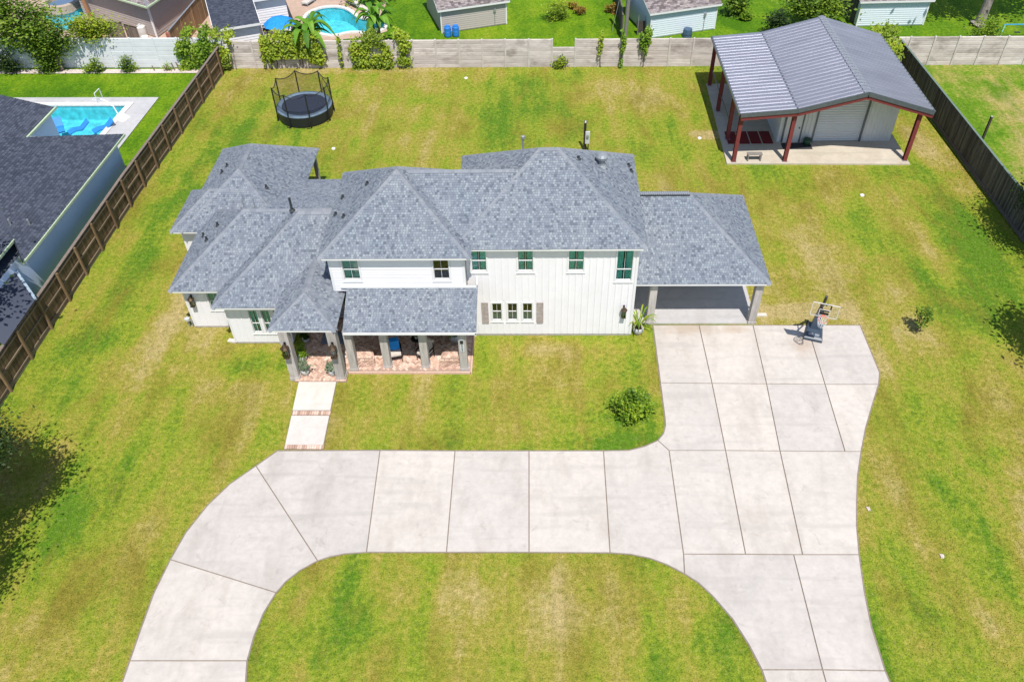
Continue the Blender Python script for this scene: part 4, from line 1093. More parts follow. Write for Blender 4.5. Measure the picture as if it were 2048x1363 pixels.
for x in (12.78, 13.54):
    for y in (43.84, 44.12): obj('leg', MB().box(x-0.03, x+0.03, y-0.03, y+0.03, 0.09, 0.5), M['bench'], bn)
gp = thing('planter', (16.85, 45.55, 0.09), 'round dark green planter by the roller door of the workshop', 'planter')
obj('pot', MB().lathe([(0.0, 0), (0.2, 0), (0.24, 0.35), (0.22, 0.38), (0.0, 0.36)], 16.75, 45.75, 0.09, 14), simple('dark_green_pot', (0.02, 0.07, 0.04), 0.5), gp, smooth=True)

# ---------------- fences
def plank_fence_left():
    t = thing('wooden_fence', (-23.6, 40, 0), 'brown wooden privacy fence with posts and rails along the left side of the lawn', 'fence')
    def X(y): return -23.95+(y-24)*0.020 if y < 40 else -23.63+(y-40)*0.045
    pk = mesh_of(MB().box(-0.012, 0.012, -0.066, 0.066, 0, 1.78), 'picket', M['fence_wood'])
    y = 8.0; cnt = 0; rest = MB()
    ys = []
    while y < 57.2: ys.append(y); y += 0.14
    for y in ys:
        if y > 20.5 and cnt < 300-0:
            inst('picket', pk, (X(y)+rnd.uniform(-.004, .004), y, 0.03+rnd.uniform(-.01, .012)), t, (rnd.uniform(-.006, .006), 0, -0.03)); cnt += 1
        else: rest.box(X(y)-0.012, X(y)+0.012, y-0.066, y+0.066, 0.03, 1.81)
    stuff(obj('picket', rest, M['fence_wood'], t))
    py = 8.28
    posts = []
    while py < 57.3: posts.append(py); py += 2.08
    for p in posts:
        obj('post', MB().box(X(p)+0.06, X(p)+0.17, p-0.055, p+0.055, 0, 1.80), M['fence_post'], t, origin=(X(p), p, 0))
    for a, b in zip(posts[:-1], posts[1:]):
        for z in (0.22, 0.95, 1.62):
            obj('rail', MB().bar((X(a)+0.035, a, z), (X(b)+0.035, b, z), 0.045, 0.09), M['fence_rail'], t, origin=(X(a), a, z))
        obj('kickboard', MB().bar((X(a)+0.03, a, 0.07), (X(b)+0.03, b, 0.07), 0.03, 0.15), M['fence_rail'], t, origin=(X(a), a, 0))
    obj('cap_rail', MB().bar((X(8), 8, 1.84), (X(40), 40, 1.84), 0.16, 0.035).bar((X(40), 40, 1.84), (X(57.2), 57.2, 1.84), 0.16, 0.035), M['fence_old'], t)
plank_fence_left()
def fence_right():
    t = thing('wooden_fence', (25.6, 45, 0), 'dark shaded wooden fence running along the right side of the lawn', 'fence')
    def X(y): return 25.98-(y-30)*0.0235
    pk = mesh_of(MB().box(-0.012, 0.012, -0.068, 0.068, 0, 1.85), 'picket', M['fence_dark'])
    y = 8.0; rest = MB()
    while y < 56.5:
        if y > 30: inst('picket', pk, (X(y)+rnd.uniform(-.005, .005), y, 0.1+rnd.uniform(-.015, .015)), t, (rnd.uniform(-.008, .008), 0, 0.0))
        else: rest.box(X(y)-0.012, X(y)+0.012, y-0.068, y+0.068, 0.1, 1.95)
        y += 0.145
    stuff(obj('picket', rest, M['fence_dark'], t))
    obj('kickboard', MB().bar((X(8)-0.03, 8, 0.1), (X(56.5)-0.03, 56.5, 0.1), 0.04, 0.22), M['fence_old'], t)
    obj('cap_rail', MB().bar((X(8), 8, 1.99), (X(56.5), 56.5, 1.99), 0.12, 0.03), simple('green_grey_cap', (0.14, 0.19, 0.17), 0.8), t)
    p = 8.2
    while p < 56:
        obj('post', MB().box(X(p)+0.05, X(p)+0.15, p-0.05, p+0.05, 0, 1.95), M['fence_old'], t, origin=(X(p), p, 0)); p += 2.4
fence_right()

def concrete_fence():
    t = thing('concrete_fence', (5, 57, 0), 'weathered grey concrete plank wall with pale posts along the back of the yard', 'wall')
    L = 1.668; me = {}
    base = lambda x: 57.03-(x+4)*0.0125
    pl = mesh_of(MB().raw([(0.05, -0.03, 0.0), (L-0.05, -0.03, 0.0), (L-0.05, -0.03, 0.245), (0.05, -0.03, 0.245), (0.05, 0.03, 0.0), (L-0.05, 0.03, 0.0), (L-0.05, 0.03, 0.293), (0.05, 0.03, 0.293), (0.05, 0.0, 0.293), (L-0.05, 0.0, 0.293)],
        [(0, 1, 2, 3), (3, 2, 9, 8), (5, 4, 7, 6), (8, 9, 6, 7), (0, 3, 7, 4), (1, 5, 6, 2)]), 'plank', M['plank'])
    ps = mesh_of(MB().box(-0.06, 0.06, -0.08, 0.08, 0, 2.08).raw([(-0.06, -0.08, 2.08), (0.06, -0.08, 2.08), (0.06, 0.08, 2.08), (-0.06, 0.08, 2.08), (0, 0, 2.14)], [(0, 1, 4), (1, 2, 4), (2, 3, 4), (3, 0, 4)]), 'post', M['cpost'])
    n0 = -22.24
    far = MB()
    for k in range(38):
        x = n0+k*L
        if x > 38: break
        inst('post', ps, (x, base(x), 0), t)
        rows = 7 if not (abs(x-1.11) < 0.3) else 5
        if x+L/2 > 12 and x < 23.5:     # hidden behind the workshop
            far.box(x+0.05, x+L-0.05, base(x)-0.03, base(x)+0.03, 0, 2.04); continue
        for r in range(rows):
            inst('plank', pl, (x, base(x)+rnd.uniform(-.006, .006), 0.005+r*0.293), t, (0, 0, -0.0125))
    obj('panel', far, M['plank'], t)
concrete_fence()
def white_fence():
    t = thing('painted_fence', (-35, 57.6, 0), 'white painted plank wall behind the bright green lawn at upper left', 'wall')
    L = 1.72
    base = lambda x: 57.45-(x+24)*0.018
    pl = mesh_of(MB().raw([(0.04, -0.03, 0.0), (L-0.04, -0.03, 0.0), (L-0.04, -0.03, 0.28), (0.04, -0.03, 0.28), (0.04, 0.03, 0.0), (L-0.04, 0.03, 0.0), (L-0.04, 0.03, 0.318), (0.04, 0.03, 0.318), (0.04, 0.0, 0.318), (L-0.04, 0.0, 0.318)],
        [(0, 1, 2, 3), (3, 2, 9, 8), (5, 4, 7, 6), (8, 9, 6, 7)]), 'plank', M['white_paint_wall'])
    for k in range(14):
        x = -22.6-(k+1)*L
        obj('post', MB().box(x-0.05, x+0.05, base(x)-0.07, base(x)+0.07, 0, 2.28), M['white_paint_wall'], t, origin=(x, base(x), 0))
        for r in range(7): inst('plank', pl, (x, base(x)+rnd.uniform(-.004, .004), 0.02+r*0.318), t, (0, 0, -0.018))
white_fence()

# ---------------- foliage helpers
def leaf_cloud(mb, c, rad, n, size, clumps=24, rs=None, droop=0.0, spread=0.32, lo=0.0):
    r = rs or rnd; c = Vector(c)
    cc = []
    for k in range(clumps):
        while True:
            p = Vector((r.uniform(-1, 1), r.uniform(-1, 1), r.uniform(-1, 1)))
            if 0.35 < p.length < 1: break
        p = p*(0.55+0.45*r.random())/max(p.length, 0.5)*min(1, p.length+0.25)
        cc.append((Vector((p.x*rad[0], p.y*rad[1], p.z*rad[2])), r.random()))
    for i in range(n):
        q, t = cc[r.randrange(clumps)]
        g = Vector((r.gauss(0, spread)*rad[0], r.gauss(0, spread)*rad[1], r.gauss(0, spread)*rad[2]*0.8))
        p = c+q+g
        if p.z < lo: p.z = lo+r.random()*0.1
        a = r.random()*6.283; tilt = r.gauss(0, 0.6)
        u = Vector((math.cos(a), math.sin(a), math.sin(tilt)*0.6-droop)).normalized(); nrm = Vector((r.gauss(0, .6), r.gauss(0, .6), 1)).normalized()
        v = nrm.cross(u).normalized(); s = size*r.uniform(0.6, 1.4)
        mb.face([p-u*s*0.5, p+v*s*0.32, p+u*s*0.6, p-v*s*0.32], min(1, max(0, t*0.6+r.random()*0.4)))
    return mb
def trunk(mb, a, b, r0, r1, bends=3, wob=0.06, rs=None):
    r = rs or rnd; a = Vector(a); b = Vector(b); pts = []; rr = []
    for k in range(bends+1):
        t = k/bends; p = a.lerp(b, t)
        if 0 < k < bends: p += Vector((r.uniform(-wob, wob), r.uniform(-wob, wob), 0))*(b-a).length
        pts.append(p); rr.append(r0+(r1-r0)*t)
    mb.tube(pts, rr, 7); return pts
def shrub(name, loc, rad, n, size, label, cat, mat='leaf', clumps=20, stems=5, group=None, zc=None, seed=1):
    r = random.Random(seed); loc = Vector(loc); t = thing(name, loc, label, cat, group)
    zc = rad[2]*0.9 if zc is None else zc
    sm = MB()
    for k in range(stems):
        a = r.random()*6.28; trunk(sm, loc, loc+Vector((math.cos(a)*rad[0]*0.5, math.sin(a)*rad[1]*0.5, zc*1.2)), 0.03, 0.012, 3, 0.08, r)
    obj('stem', sm, M['bark'], t)
    obj('foliage', leaf_cloud(MB(), loc+Vector((0, 0, zc)), rad, n, size, clumps, r), M[mat], t)
    return t
def tree(name, loc, h, rad, n, size, label, mat='leaf', clumps=40, tr=0.16, seed=1, zc=None, cat='tree', group=None, off=(0, 0)):
    r = random.Random(seed); loc = Vector(loc); t = thing(name, loc, label, cat, group); zc = zc or h-rad[2]
    tm = MB(); top = loc+Vector((off[0], off[1], zc)); trunk(tm, loc, top, tr, tr*0.5, 4, 0.03, r)
    tm.lathe([(tr*1.8, 0), (tr*1.2, 0.2), (tr, 0.5)], loc.x, loc.y, loc.z, 8)
    for k in range(7):
        a = r.random()*6.28; st = loc.lerp(top, r.uniform(0.5, 0.95)); e = top+Vector((math.cos(a)*rad[0]*0.7, math.sin(a)*rad[1]*0.7, r.uniform(-0.2, 0.6)*rad[2]))
        trunk(tm, st, e, tr*0.4, 0.02, 3, 0.06, r)
    obj('trunk', tm, M['bark'], t)
    obj('crown', leaf_cloud(MB(), top, rad, n, size, clumps, r, lo=0.4), M[mat], t)
    return t
def blade(mb, base, az, length, width, rise, droop, n=7, tone=0.5, split=False):
    """arched strap leaf"""
    base = Vector(base); d = Vector((math.cos(az), math.sin(az), 0)); s = Vector((-d.y, d.x, 0)); pr = None
    for k in range(n+1):
        t = k/n; p = base+d*(length*(t*0.9))+Vector((0, 0, rise*math.sin(min(1, t*1.1)*math.pi*0.55)*length-droop*length*t*t))
        w_ = width*math.sin(max(0.06, min(1, t*1.02))*math.pi*0.97)**0.7 if 0 < t < 1 else width*0.08
        q = (p-s*w_/2+Vector((0, 0, w_*0.12)), p, p+s*w_/2+Vector((0, 0, w_*0.12)))
        if pr:
            mb.face([pr[0], pr[1], q[1], q[0]], tone); mb.face([pr[1], pr[2], q[2], q[1]], min(1, tone+0.15))
        pr = q

# ---------------- trees outside / at the edges
def conifer(loc, h, rad, label, seed):
    r = random.Random(seed); loc = Vector(loc); t = thing('evergreen_tree', loc, label, 'tree', 'dark evergreens at the left edge')
    obj('trunk', MB().tube([loc, loc+Vector((0, 0, h*0.9))], [0.16, 0.04], 7), M['bark'], t)
    mb = MB()
    for k in range(int(h*11)):
        z = h*(0.06+0.92*r.random()); R = rad*(1-z/h)**0.7+0.12; a = r.random()*6.28
        d = Vector((math.cos(a), math.sin(a), 0)); L = R*r.uniform(0.8, 1.2)
        for j in range(26):
            s = r.random()**0.8; p = loc+Vector((0, 0, z))+d*L*s+Vector((0, 0, 0.25*L*s+r.gauss(0, 0.06)))+Vector((-d.y, d.x, 0))*r.gauss(0, 0.10+0.06*s)
            aa = a+r.gauss(0, 0.5); u = Vector((math.cos(aa), math.sin(aa), r.gauss(0.2, 0.3))).normalized(); v = Vector((-u.y, u.x, r.gauss(0, 0.4))).normalized(); sz = r.uniform(0.09, 0.2)
            mb.face([p-u*sz*0.5, p+v*sz*0.25, p+u*sz, p-v*sz*0.25], r.random())
    obj('crown', mb, M['leaf_dark'], t)
conifer((-24.2, 21.6, 0), 5.0, 1.6, 'dark evergreen at the left edge just past the end of the brown fence', 5)
tree('shade_tree', (-21.5, 17.4, 0), 6.2, (2.0, 2.1, 1.5), 24000, 0.13, 'leafy tree at the left edge casting the biggest shadow on the lawn', 'leaf_dark', 34, 0.16, 26)
tree('shade_tree', (-21.1, 13.2, 0), 5.8, (1.7, 2.6, 1.2), 16000, 0.13, 'leafy tree at the lower left edge, nearest the driveway curve', 'leaf_dark', 20, 0.14, 27)
tree('shade_tree', (-28.2, 27.6, 0), 6.4, (2.8, 2.8, 1.5), 14000, 0.2, 'leafy tree shading the front roof of the house at the left edge', 'leaf_dark', 34, 0.16, 28)
tree('crape_myrtle', (26.4, 37.0, 0), 3.2, (0.95, 1.0, 0.9), 2600, 0.12, 'crape myrtle with pinkish blossom leaning over the right fence', 'leaf_dark', 30, 0.07, 21)
tree('shade_tree', (27.0, 34.4, 0), 6.5, (1.9, 2.4, 1.6), 16000, 0.14, 'leafy tree behind the right fence, its shadow falling across the lawn edge', 'leaf_dark', 30, 0.16, 22)
tree('shade_tree', (24.0, 26.0, 0), 6.2, (1.3, 1.9, 1.2), 3600, 0.2, 'small tree just outside the right edge, casting dappled shade beside the driveway', 'leaf', 22, 0.12, 23)
pk_ = MB(); leaf_cloud(pk_, (26.2, 36.7, 3.0), (0.8, 0.9, 0.4), 160, 0.09, 12); 

shrub('shrub', (4.12, 23.6, 0), (0.56, 0.56, 0.68), 4200, 0.13, 'round leafy green shrub on the front lawn beside the driveway', 'shrub', 'leaf_bright', 34, 6, seed=4)
shrub('sapling', (17.95, 28.85, 0), (0.38, 0.38, 0.55), 420, 0.12, 'thin young sapling on the lawn right of the basketball hoop', 'sapling', 'leaf', 12, 3, zc=1.0, seed=6)
shrub('shrub', tuple(at(1122, 134)), (0.55, 0.4, 0.5), 900, 0.12, 'small leafy bush at the foot of the lowered concrete wall section', 'shrub', 'leaf_vine', 14, 4, seed=8)

# ---------------- vines on the back wall
def vine(x0, x1, z0, z1, n, label, over=0.5, seed=1, mat='leaf_vine', y=None, taper=False, strands=0):
    r = random.Random(seed); yb = 57.03-((x0+x1)/2+4)*0.0125 if y is None else y
    t = thing('climbing_vine', ((x0+x1)/2, yb, 0), label, 'vine', 'vines growing over the back wall')
    mb = MB(); nc = max(6, int((x1-x0)*9)); cl = []
    for k in range(nc): 
        x = r.uniform(x0, x1); z = z1+0.15-(z1-z0+0.1)*r.random()**1.2
        cl.append((x, z, r.random()))
    for i in range(n):
        x, z, tn = cl[r.randrange(nc)]
        x += r.gauss(0, 0.18 if x1-x0 > 0.8 else 0.06); z += r.gauss(0, 0.2); z = max(z0, z)
        if taper: x = (x0+x1)/2+(x-(x0+x1)/2)*(0.35+0.75*max(0, (z-z0))/(z1-z0))
        d = abs(r.gauss(0.05, 0.16)); top = z > z1-0.15
        yy = yb-0.07-d if not top else yb+r.uniform(-0.45, over)
        p = Vector((x, yy, z+(r.uniform(0, 0.3) if top else 0)))
        a = r.random()*6.28; u = Vector((math.cos(a), -0.4+r.gauss(0, .3), math.sin(a))).normalized(); v = Vector((0.2*r.gauss(0, 1), -0.7, 0.7)).cross(u).normalized(); s = r.uniform(0.10, 0.21)
        mb.face([p-u*s*0.5, p+v*s*0.4, p+u*s*0.6, p-v*s*0.4], min(1, tn*0.55+r.random()*0.45))
    obj('foliage', mb, M[mat], t)
    sm = MB()
    for k in range(max(2, strands)):
        x = r.uniform(x0, x1); trunk(sm, (x, yb-0.1, 0), (x+r.uniform(-.2, .2), yb-0.1, z1), 0.02, 0.012, 4, 0.03, r)
    obj('stem', sm, M['bark'], t)
vine(-19.5, -17.0, 0.9, 2.05, 3200, 'wide mound of vine draped over the back wall beneath the blue parasol', 0.7, 3, strands=7)
vine(-17.3, -15.6, 0.3, 2.05, 2400, 'vine hanging to the ground below the tall banana plant', 0.6, 4, strands=6)
vine(-19.9, -19.1, 0.0, 2.0, 700, 'trailing vine strand at the left end of the wide mound', 0.3, 14, strands=3)
vine(-13.1, -10.75, 0.05, 2.1, 3600, 'dense square block of vine covering one full wall bay', 0.5, 5, strands=6)
vine(-10.1, -9.25, 0.0, 2.15, 1100, 'narrow vine column right of the dense square vine block', 0.4, 6, strands=3)
vine(-14.2, -14.05, 0.0, 1.9, 160, 'single thin vine strand climbing the wall beside the banana plant', 0.1, 7, strands=2)
vine(6.02, 6.22, 0.0, 1.95, 300, 'thin bright green vine up the post below the utility pole', 0.1, 8, mat='leaf_bright', strands=2)
vine(7.3, 8.0, 0.0, 2.1, 800, 'vine that widens upward near the pale blue shed corner', 0.3, 9, mat='leaf_bright', taper=True, strands=2)
vine(4.45, 4.65, 0.8, 2.0, 120, 'small dried vine tuft at the top of a wall post', 0.1, 10, strands=1)
vine(-25.9, -23.4, 0.0, 2.3, 3600, 'large bright bush of vine spilling over the white wall beside the fence end', 1.2, 11, mat='leaf_bright', y=57.35, strands=6)
vine(-23.2, -22.0, 0.2, 2.3, 1600, 'yellow green vine where the brown fence meets the concrete wall', 0.8, 12, y=57.1, strands=4)
vine(23.2, 25.0, 1.0, 2.4, 1800, 'leafy vine between the workshop roof and the dark fence', 0.8, 13, y=56.4, strands=4)
vine(23.3, 24.6, 0.3, 2.0, 900, 'leafy vine low in the gap behind the workshop', 0.8, 15, y=54.6, strands=4)

# ---------------- left white-wall bed plants
def gnd(px, py, z): p = at(px, py, z); return (p.x, p.y, 0)
tree('tree', gnd(35, 42, 3.4), 5.2, (2.4, 1.5, 1.9), 7000, 0.22, 'big dark leafy tree in the top left corner above the white wall', 'leaf', 60, 0.2, 31, zc=3.4)
tree('tree', gnd(98, 78, 2.4), 3.8, (1.3, 0.7, 1.3), 3600, 0.17, 'tree hanging over the white wall left of the stone pool', 'leaf', 36, 0.1, 32, zc=2.4)
tree('tree', gnd(180, 58, 2.7), 3.8, (1.7, 0.9, 1.0), 4200, 0.17, 'spreading tree on the white wall below the brown pole', 'leaf_vine', 40, 0.1, 33, zc=2.7)
shrub('shrub', (-35.9, 57.1, 0), (0.95, 0.5, 1.25), 2600, 0.16, 'tall rounded shrub against the white wall, reaching its top', 'shrub', 'leaf', 30, 5, 'shrubs along the white wall', seed=34)
shrub('shrub', (-39.0, 57.1, 0), (0.9, 0.5, 0.75), 1200, 0.15, 'dark shrub against the white wall at the far left', 'shrub', 'leaf_dark', 20, 5, 'shrubs along the white wall', seed=35)
shrub('shrub', (-33.0, 57.0, 0), (0.42, 0.35, 0.3), 400, 0.12, 'low spiky shrub below the hanging tree on the white wall', 'shrub', 'leaf_bright', 12, 4, 'shrubs along the white wall', seed=36)
shrub('shrub', (-32.3, 57.0, 0), (0.45, 0.4, 0.65), 700, 0.12, 'upright leaning shrub right of the low spiky one', 'shrub', 'leaf', 14, 4, 'shrubs along the white wall', seed=37)
shrub('shrub', (-30.0, 57.0, 0), (0.48, 0.4, 0.62), 900, 0.12, 'neat rounded shrub alone in the middle of the white wall', 'shrub', 'leaf', 14, 4, 'shrubs along the white wall', seed=38)
shrub('shrub', (-27.2, 57.0, 0), (0.35, 0.2, 0.4), 160, 0.1, 'sparse thin weed near the right end of the white wall', 'shrub', 'leaf_vine', 8, 4, 'shrubs along the white wall', seed=39)
for i, (x, h) in enumerate(((-26.6, 0.55), (-26.25, 0.6), (-28.1, 0.35))):
    tag(obj('stake', MB().bar((x, 57.0, 0), (x-0.15, 57.1, h), 0.07), M['fence_old'], None, origin=(x, 57, 0)), ['short wooden stake leaning on the white wall, left of the pair', 'short wooden stake beside the bright vine', 'smallest stake in the gravel bed'][i], 'stake', 'stakes in the gravel bed')

# ---------------- banana plants
def banana(loc, h, n, label, seed, ll=1.5, stems=3):
    r = random.Random(seed); loc = Vector(loc); t = thing('banana_plant', loc, label, 'plant')
    sm = MB()
    for k in range(stems):
        b = loc+Vector((r.uniform(-.4, .4), r.uniform(-.3, .3), 0)); hh = h*r.uniform(0.7, 1)
        sm.tube([b, b+Vector((0.03, 0, hh*0.5)), b+Vector((0.05, 0, hh))], [0.12, 0.1, 0.06], 8)
        for j in range(n//stems):
            az = j*2.4+r.random(); L = ll*r.uniform(0.75, 1.1); bm2 = MB()
            blade(bm2, b+Vector((0.05, 0, hh*r.uniform(0.9, 1.0))), az, L, 0.46, r.uniform(0.35, 0.8), r.uniform(0.4, 0.9), 8, r.random()*0.8)
            obj('leaf', bm2, M['leaf_banana'], t, origin=b)
    obj('trunk', sm, simple('banana_stem_%d' % seed, (0.17, 0.2, 0.06), 0.7, var=0.3), t)
banana((-16.5, 58.0, 0), 3.1, 27, 'large banana plant with splayed leaves leaning over the wall beside the kidney pool', 41, 2.0)
banana((-12.0, 60.6, 0), 2.6, 24, 'tall clump of banana plants at the right end of the kidney pool', 42, 1.8)
banana((-12.6, 63.6, 0), 2.2, 20, 'banana clump at the top edge behind the pool terrace', 43, 1.5)
shrub('shrub', (-14.3, 69.3, 0), (1.8, 1.0, 0.8), 1800, 0.2, 'leafy green hedge behind the pool at the top edge', 'shrub', 'leaf_bright', 26, 5, seed=44)
shrub('shrub', (-17.6, 63.4, 0), (0.6, 0.5, 0.6), 800, 0.14, 'bushy plant between the blue parasol and the kidney pool', 'shrub', 'leaf_bright', 14, 4, seed=45)
for i, (px, py, rx, mt, lab) in enumerate(((1112, 28, 0.95, 'leaf_vine', 'large olive brown bush on the bright back lawn'), (1160, 18, 0.42, 'leaf_orange', 'orange bush right of the large olive one'), (1143, 8, 0.35, 'leaf_orange', 'small orange bush at the top edge between two bushes'), (1225, 15, 0.45, 'leaf_orange', 'reddish bush against the dark fence by the pole'))):
    p = at(px, py+10); shrub('shrub', p, (rx, rx*0.8, rx*0.75), int(1300*rx), 0.14, lab, 'shrub', mt, 18, 4, 'bushes on the back lawn', seed=50+i)
for i, (px, py, rx, h, mt, lab) in enumerate(((1468, 28, 0.9, 0.9, 'leaf', 'dark broad leaved bush right of the pale blue shed'), (1490, 40, 0.4, 0.35, 'leaf_bright', 'yellow flowering plant in the mulch bed'))):
    shrub('shrub', at(px, py), (rx, rx*0.8, h), int(1400*rx), 0.2, lab, 'shrub', mt, 16, 4, seed=60+i)
tree('fig_tree', tuple(at(1620, 50)), 2.6, (2.1, 1.6, 1.1), 3600, 0.24, 'broad leafy tree above the workshop roof peak', 'leaf', 46, 0.1, 62, zc=1.5)
tree('fig_tree', tuple(at(1555, 70)), 1.9, (0.9, 0.8, 0.7), 1100, 0.2, 'lower leafy tree left of the workshop roof peak', 'leaf_dark', 20, 0.07, 63, zc=1.1)
tree('citrus_tree', (32.0, 58.4, 0), 2.6, (0.95, 0.9, 1.2), 2600, 0.14, 'small bright citrus tree just behind the right part of the concrete wall', 'leaf_bright', 34, 0.07, 64, zc=1.5)
bt = thing('oak_tree', tuple(at(1955, 50)), 'thick grey tree trunk at the top right with its shade over the back lawn', 'tree')
p0 = at(1955, 50); mb = MB(); mb.tube([p0, p0+Vector((0.1, 0, 0.25)), p0+Vector((0.15, 0.0, 1.2)), p0+Vector((0.3, 0.1, 4)), p0+Vector((0.6, 0.1, 7))], [0.62, 0.40, 0.32, 0.27, 0.2], 12)
obj('trunk', mb, simple('grey_bark', (0.26, 0.22, 0.2), 0.95, var=0.3, scale=5, bump=0.6), bt)
obj('crown', leaf_cloud(MB(), p0+Vector((0.6, 0.5, 8.5)), (6.5, 3.0, 1.8), 9000, 0.28, 60, random.Random(65)), M['leaf_dark'], bt)

# ---------------- trampoline
TC = Vector((-15.45, 50.15, 0))
tr = thing('trampoline', TC, 'round black trampoline with safety net on the back lawn near the brown fence', 'trampoline')
R1, R0 = 1.83, 1.50
obj('jumping_mat', MB().face([(TC.x+R0*math.cos(a*math.pi/24), TC.y+R0*math.sin(a*math.pi/24), 0.78) for a in range(48)]), M['tramp_mat'], tr)
obj('pad', MB().lathe([(R0-0.02, 0.80), (R0+0.05, 0.83), (R1-0.03, 0.83), (R1, 0.80), (R1, 0.74)], TC.x, TC.y, 0, 48), M['tramp_pad'], tr, smooth=True)
obj('skirt', MB().lathe([(R1-0.02, 0.76), (R1-0.05, 0.06)], TC.x, TC.y, 0, 48), M['black'], tr, smooth=True)
ang = [math.radians(d) for d in (22, 62, 112, 160, 203, 248, 292, 337)]
tops = []
for a in ang:
    b = TC+Vector((math.cos(a)*(R1+0.03), math.sin(a)*(R1+0.03), 0)); tp = b+Vector((0, 0, 2.35)); tops.append(tp)
    obj('pole', MB().tube([b, tp], 0.045, 8), M['black'], tr, origin=b)
    obj('leg', MB().tube([b+Vector((0, 0, 0.7)), b+Vector((0.06*math.cos(a), 0.06*math.sin(a), 0.03)), b+Vector((0.3*math.sin(a), -0.3*math.cos(a), 0.03))], 0.03, 6), M['blackmetal'], tr, origin=b)
nm = MB(); rim = MB()
for i in range(8):
    a, b = tops[i], tops[(i+1) % 8]; pr = None
    pts = []
    for k in range(9):
        t = k/8; p = a.lerp(b, t); p.z -= 0.34*4*t*(1-t)*0.7+0.02; pts.append(p)
    rim.tube(pts, 0.03, 5)
    for k in range(8):
        nm.face([pts[k], pts[k+1], (pts[k+1].x, pts[k+1].y, 0.82), (pts[k].x, pts[k].y, 0.82)])
obj('net', nm, M['safety_net'], tr); obj('net_edge', rim, M['black'], tr)
dm = MB(); dp = TC+Vector((1.45, 1.2, 0)); dm.tube([dp+Vector((-.35, .2, .85)), dp+Vector((-.42, .25, 1.5)), dp+Vector((-.3, .2, 1.95)), dp+Vector((0, 0, 1.5)), dp+Vector((0.15, -.15, .85))], 0.022, 6); obj('net_door', dm, M['black'], tr)

# ---------------- portable basketball hoop
hb = thing('basketball_hoop', (13.1, 28.7, 0.05), 'portable basketball hoop with clear board and dark base at the far edge of the driveway', 'basketball hoop')
A = math.radians(-18.7); fx = Vector((math.cos(A), math.sin(A), 0)); fy = Vector((-fx.y, fx.x, 0))
def L3(u, v, z): return Vector((13.1, 28.7, 0))+fx*u+fy*v+Vector((0, 0, z))
base = MB()
ring = lambda w0, d0, d1, z: [L3(-w0, d0, z), L3(w0, d0, z), L3(w0*0.8, d1, z), L3(-w0*0.8, d1, z)]
r0, r1, r2 = ring(0.42, -0.62, 0.58, 0.06), ring(0.42, -0.62, 0.58, 0.20), ring(0.34, -0.52, 0.5, 0.27)
base.raw(r0+r1+r2, [(0, 1, 5, 4), (1, 2, 6, 5), (2, 3, 7, 6), (3, 0, 4, 7), (4, 5, 9, 8), (5, 6, 10, 9), (6, 7, 11, 10), (7, 4, 8, 11), (8, 9, 10, 11)])
obj('base', base, M['bb_base'], hb)
obj('base_grip', MB().box(-0.24, -0.04, -0.46, -0.30, 0.27, 0.29, 0.5, Matrix.Translation((13.1, 28.7, 0))@Matrix.Rotation(A, 4, 'Z')).box(0.04, 0.24, -0.46, -0.30, 0.27, 0.29, 0.5, Matrix.Translation((13.1, 28.7, 0))@Matrix.Rotation(A, 4, 'Z')), M['grey'], hb)
for s_ in (-0.34, 0.34): obj('wheel', MB().tube([L3(s_-0.04, 0.62, 0.12), L3(s_+0.04, 0.62, 0.12)], 0.08, 12), M['black'], hb)
shr = MB(); a_ = [L3(-0.22, 0.02, 0.27), L3(0.22, 0.02, 0.27), L3(0.2, 0.45, 0.27), L3(-0.2, 0.45, 0.27), L3(-0.07, 0.12, 1.5), L3(0.07, 0.12, 1.5), L3(0.07, 0.26, 1.5), L3(-0.07, 0.26, 1.5)]
shr.raw(a_, [(0, 1, 5, 4), (1, 2, 6, 5), (2, 3, 7, 6), (3, 0, 4, 7), (4, 5, 6, 7)]); obj('pole_shroud', shr, M['bb_base'], hb)
BC = Vector((12.66, 27.32, 2.68))
obj('pole', MB().tube([L3(0, 0.2, 1.4), L3(-0.02, -0.55, 2.3), L3(-0.05, -1.08, 3.18)], [0.07, 0.065, 0.06], 8), M['blackmetal'], hb)
obj('support_arm', MB().bar(L3(-0.15, -0.6, 2.35), BC+fy*0.05+Vector((0, 0, -0.25)), 0.05).bar(L3(0.15, -0.6, 2.4), BC+fy*0.05+Vector((0, 0, 0.25)), 0.05), M['blackmetal'], hb)
def bb(u, z, d=0.0): return BC+fx*u+Vector((0, 0, z))+fy*d
fr = MB()
for (u0, z0, u1, z1) in ((-0.56, -0.36, 0.56, -0.36), (-0.56, 0.36, 0.56, 0.36), (-0.56, -0.36, -0.56, 0.36), (0.56, -0.36, 0.56, 0.36)): fr.bar(bb(u0, z0), bb(u1, z1), 0.024, 0.03, up=fy)
for (u0, z0, u1, z1) in ((-0.22, -0.28, 0.22, -0.28), (-0.22, 0.04, 0.22, 0.04), (-0.22, -0.28, -0.22, 0.04), (0.22, -0.28, 0.22, 0.04)): fr.bar(bb(u0, z0, -0.01), bb(u1, z1, -0.01), 0.022, 0.012, up=fy)
obj('backboard_frame', fr, M['coping'], hb)
obj('backboard', MB().face([bb(-0.55, -0.35), bb(0.55, -0.35), bb(0.55, 0.35), bb(-0.55, 0.35)]), M['acrylic'], hb)
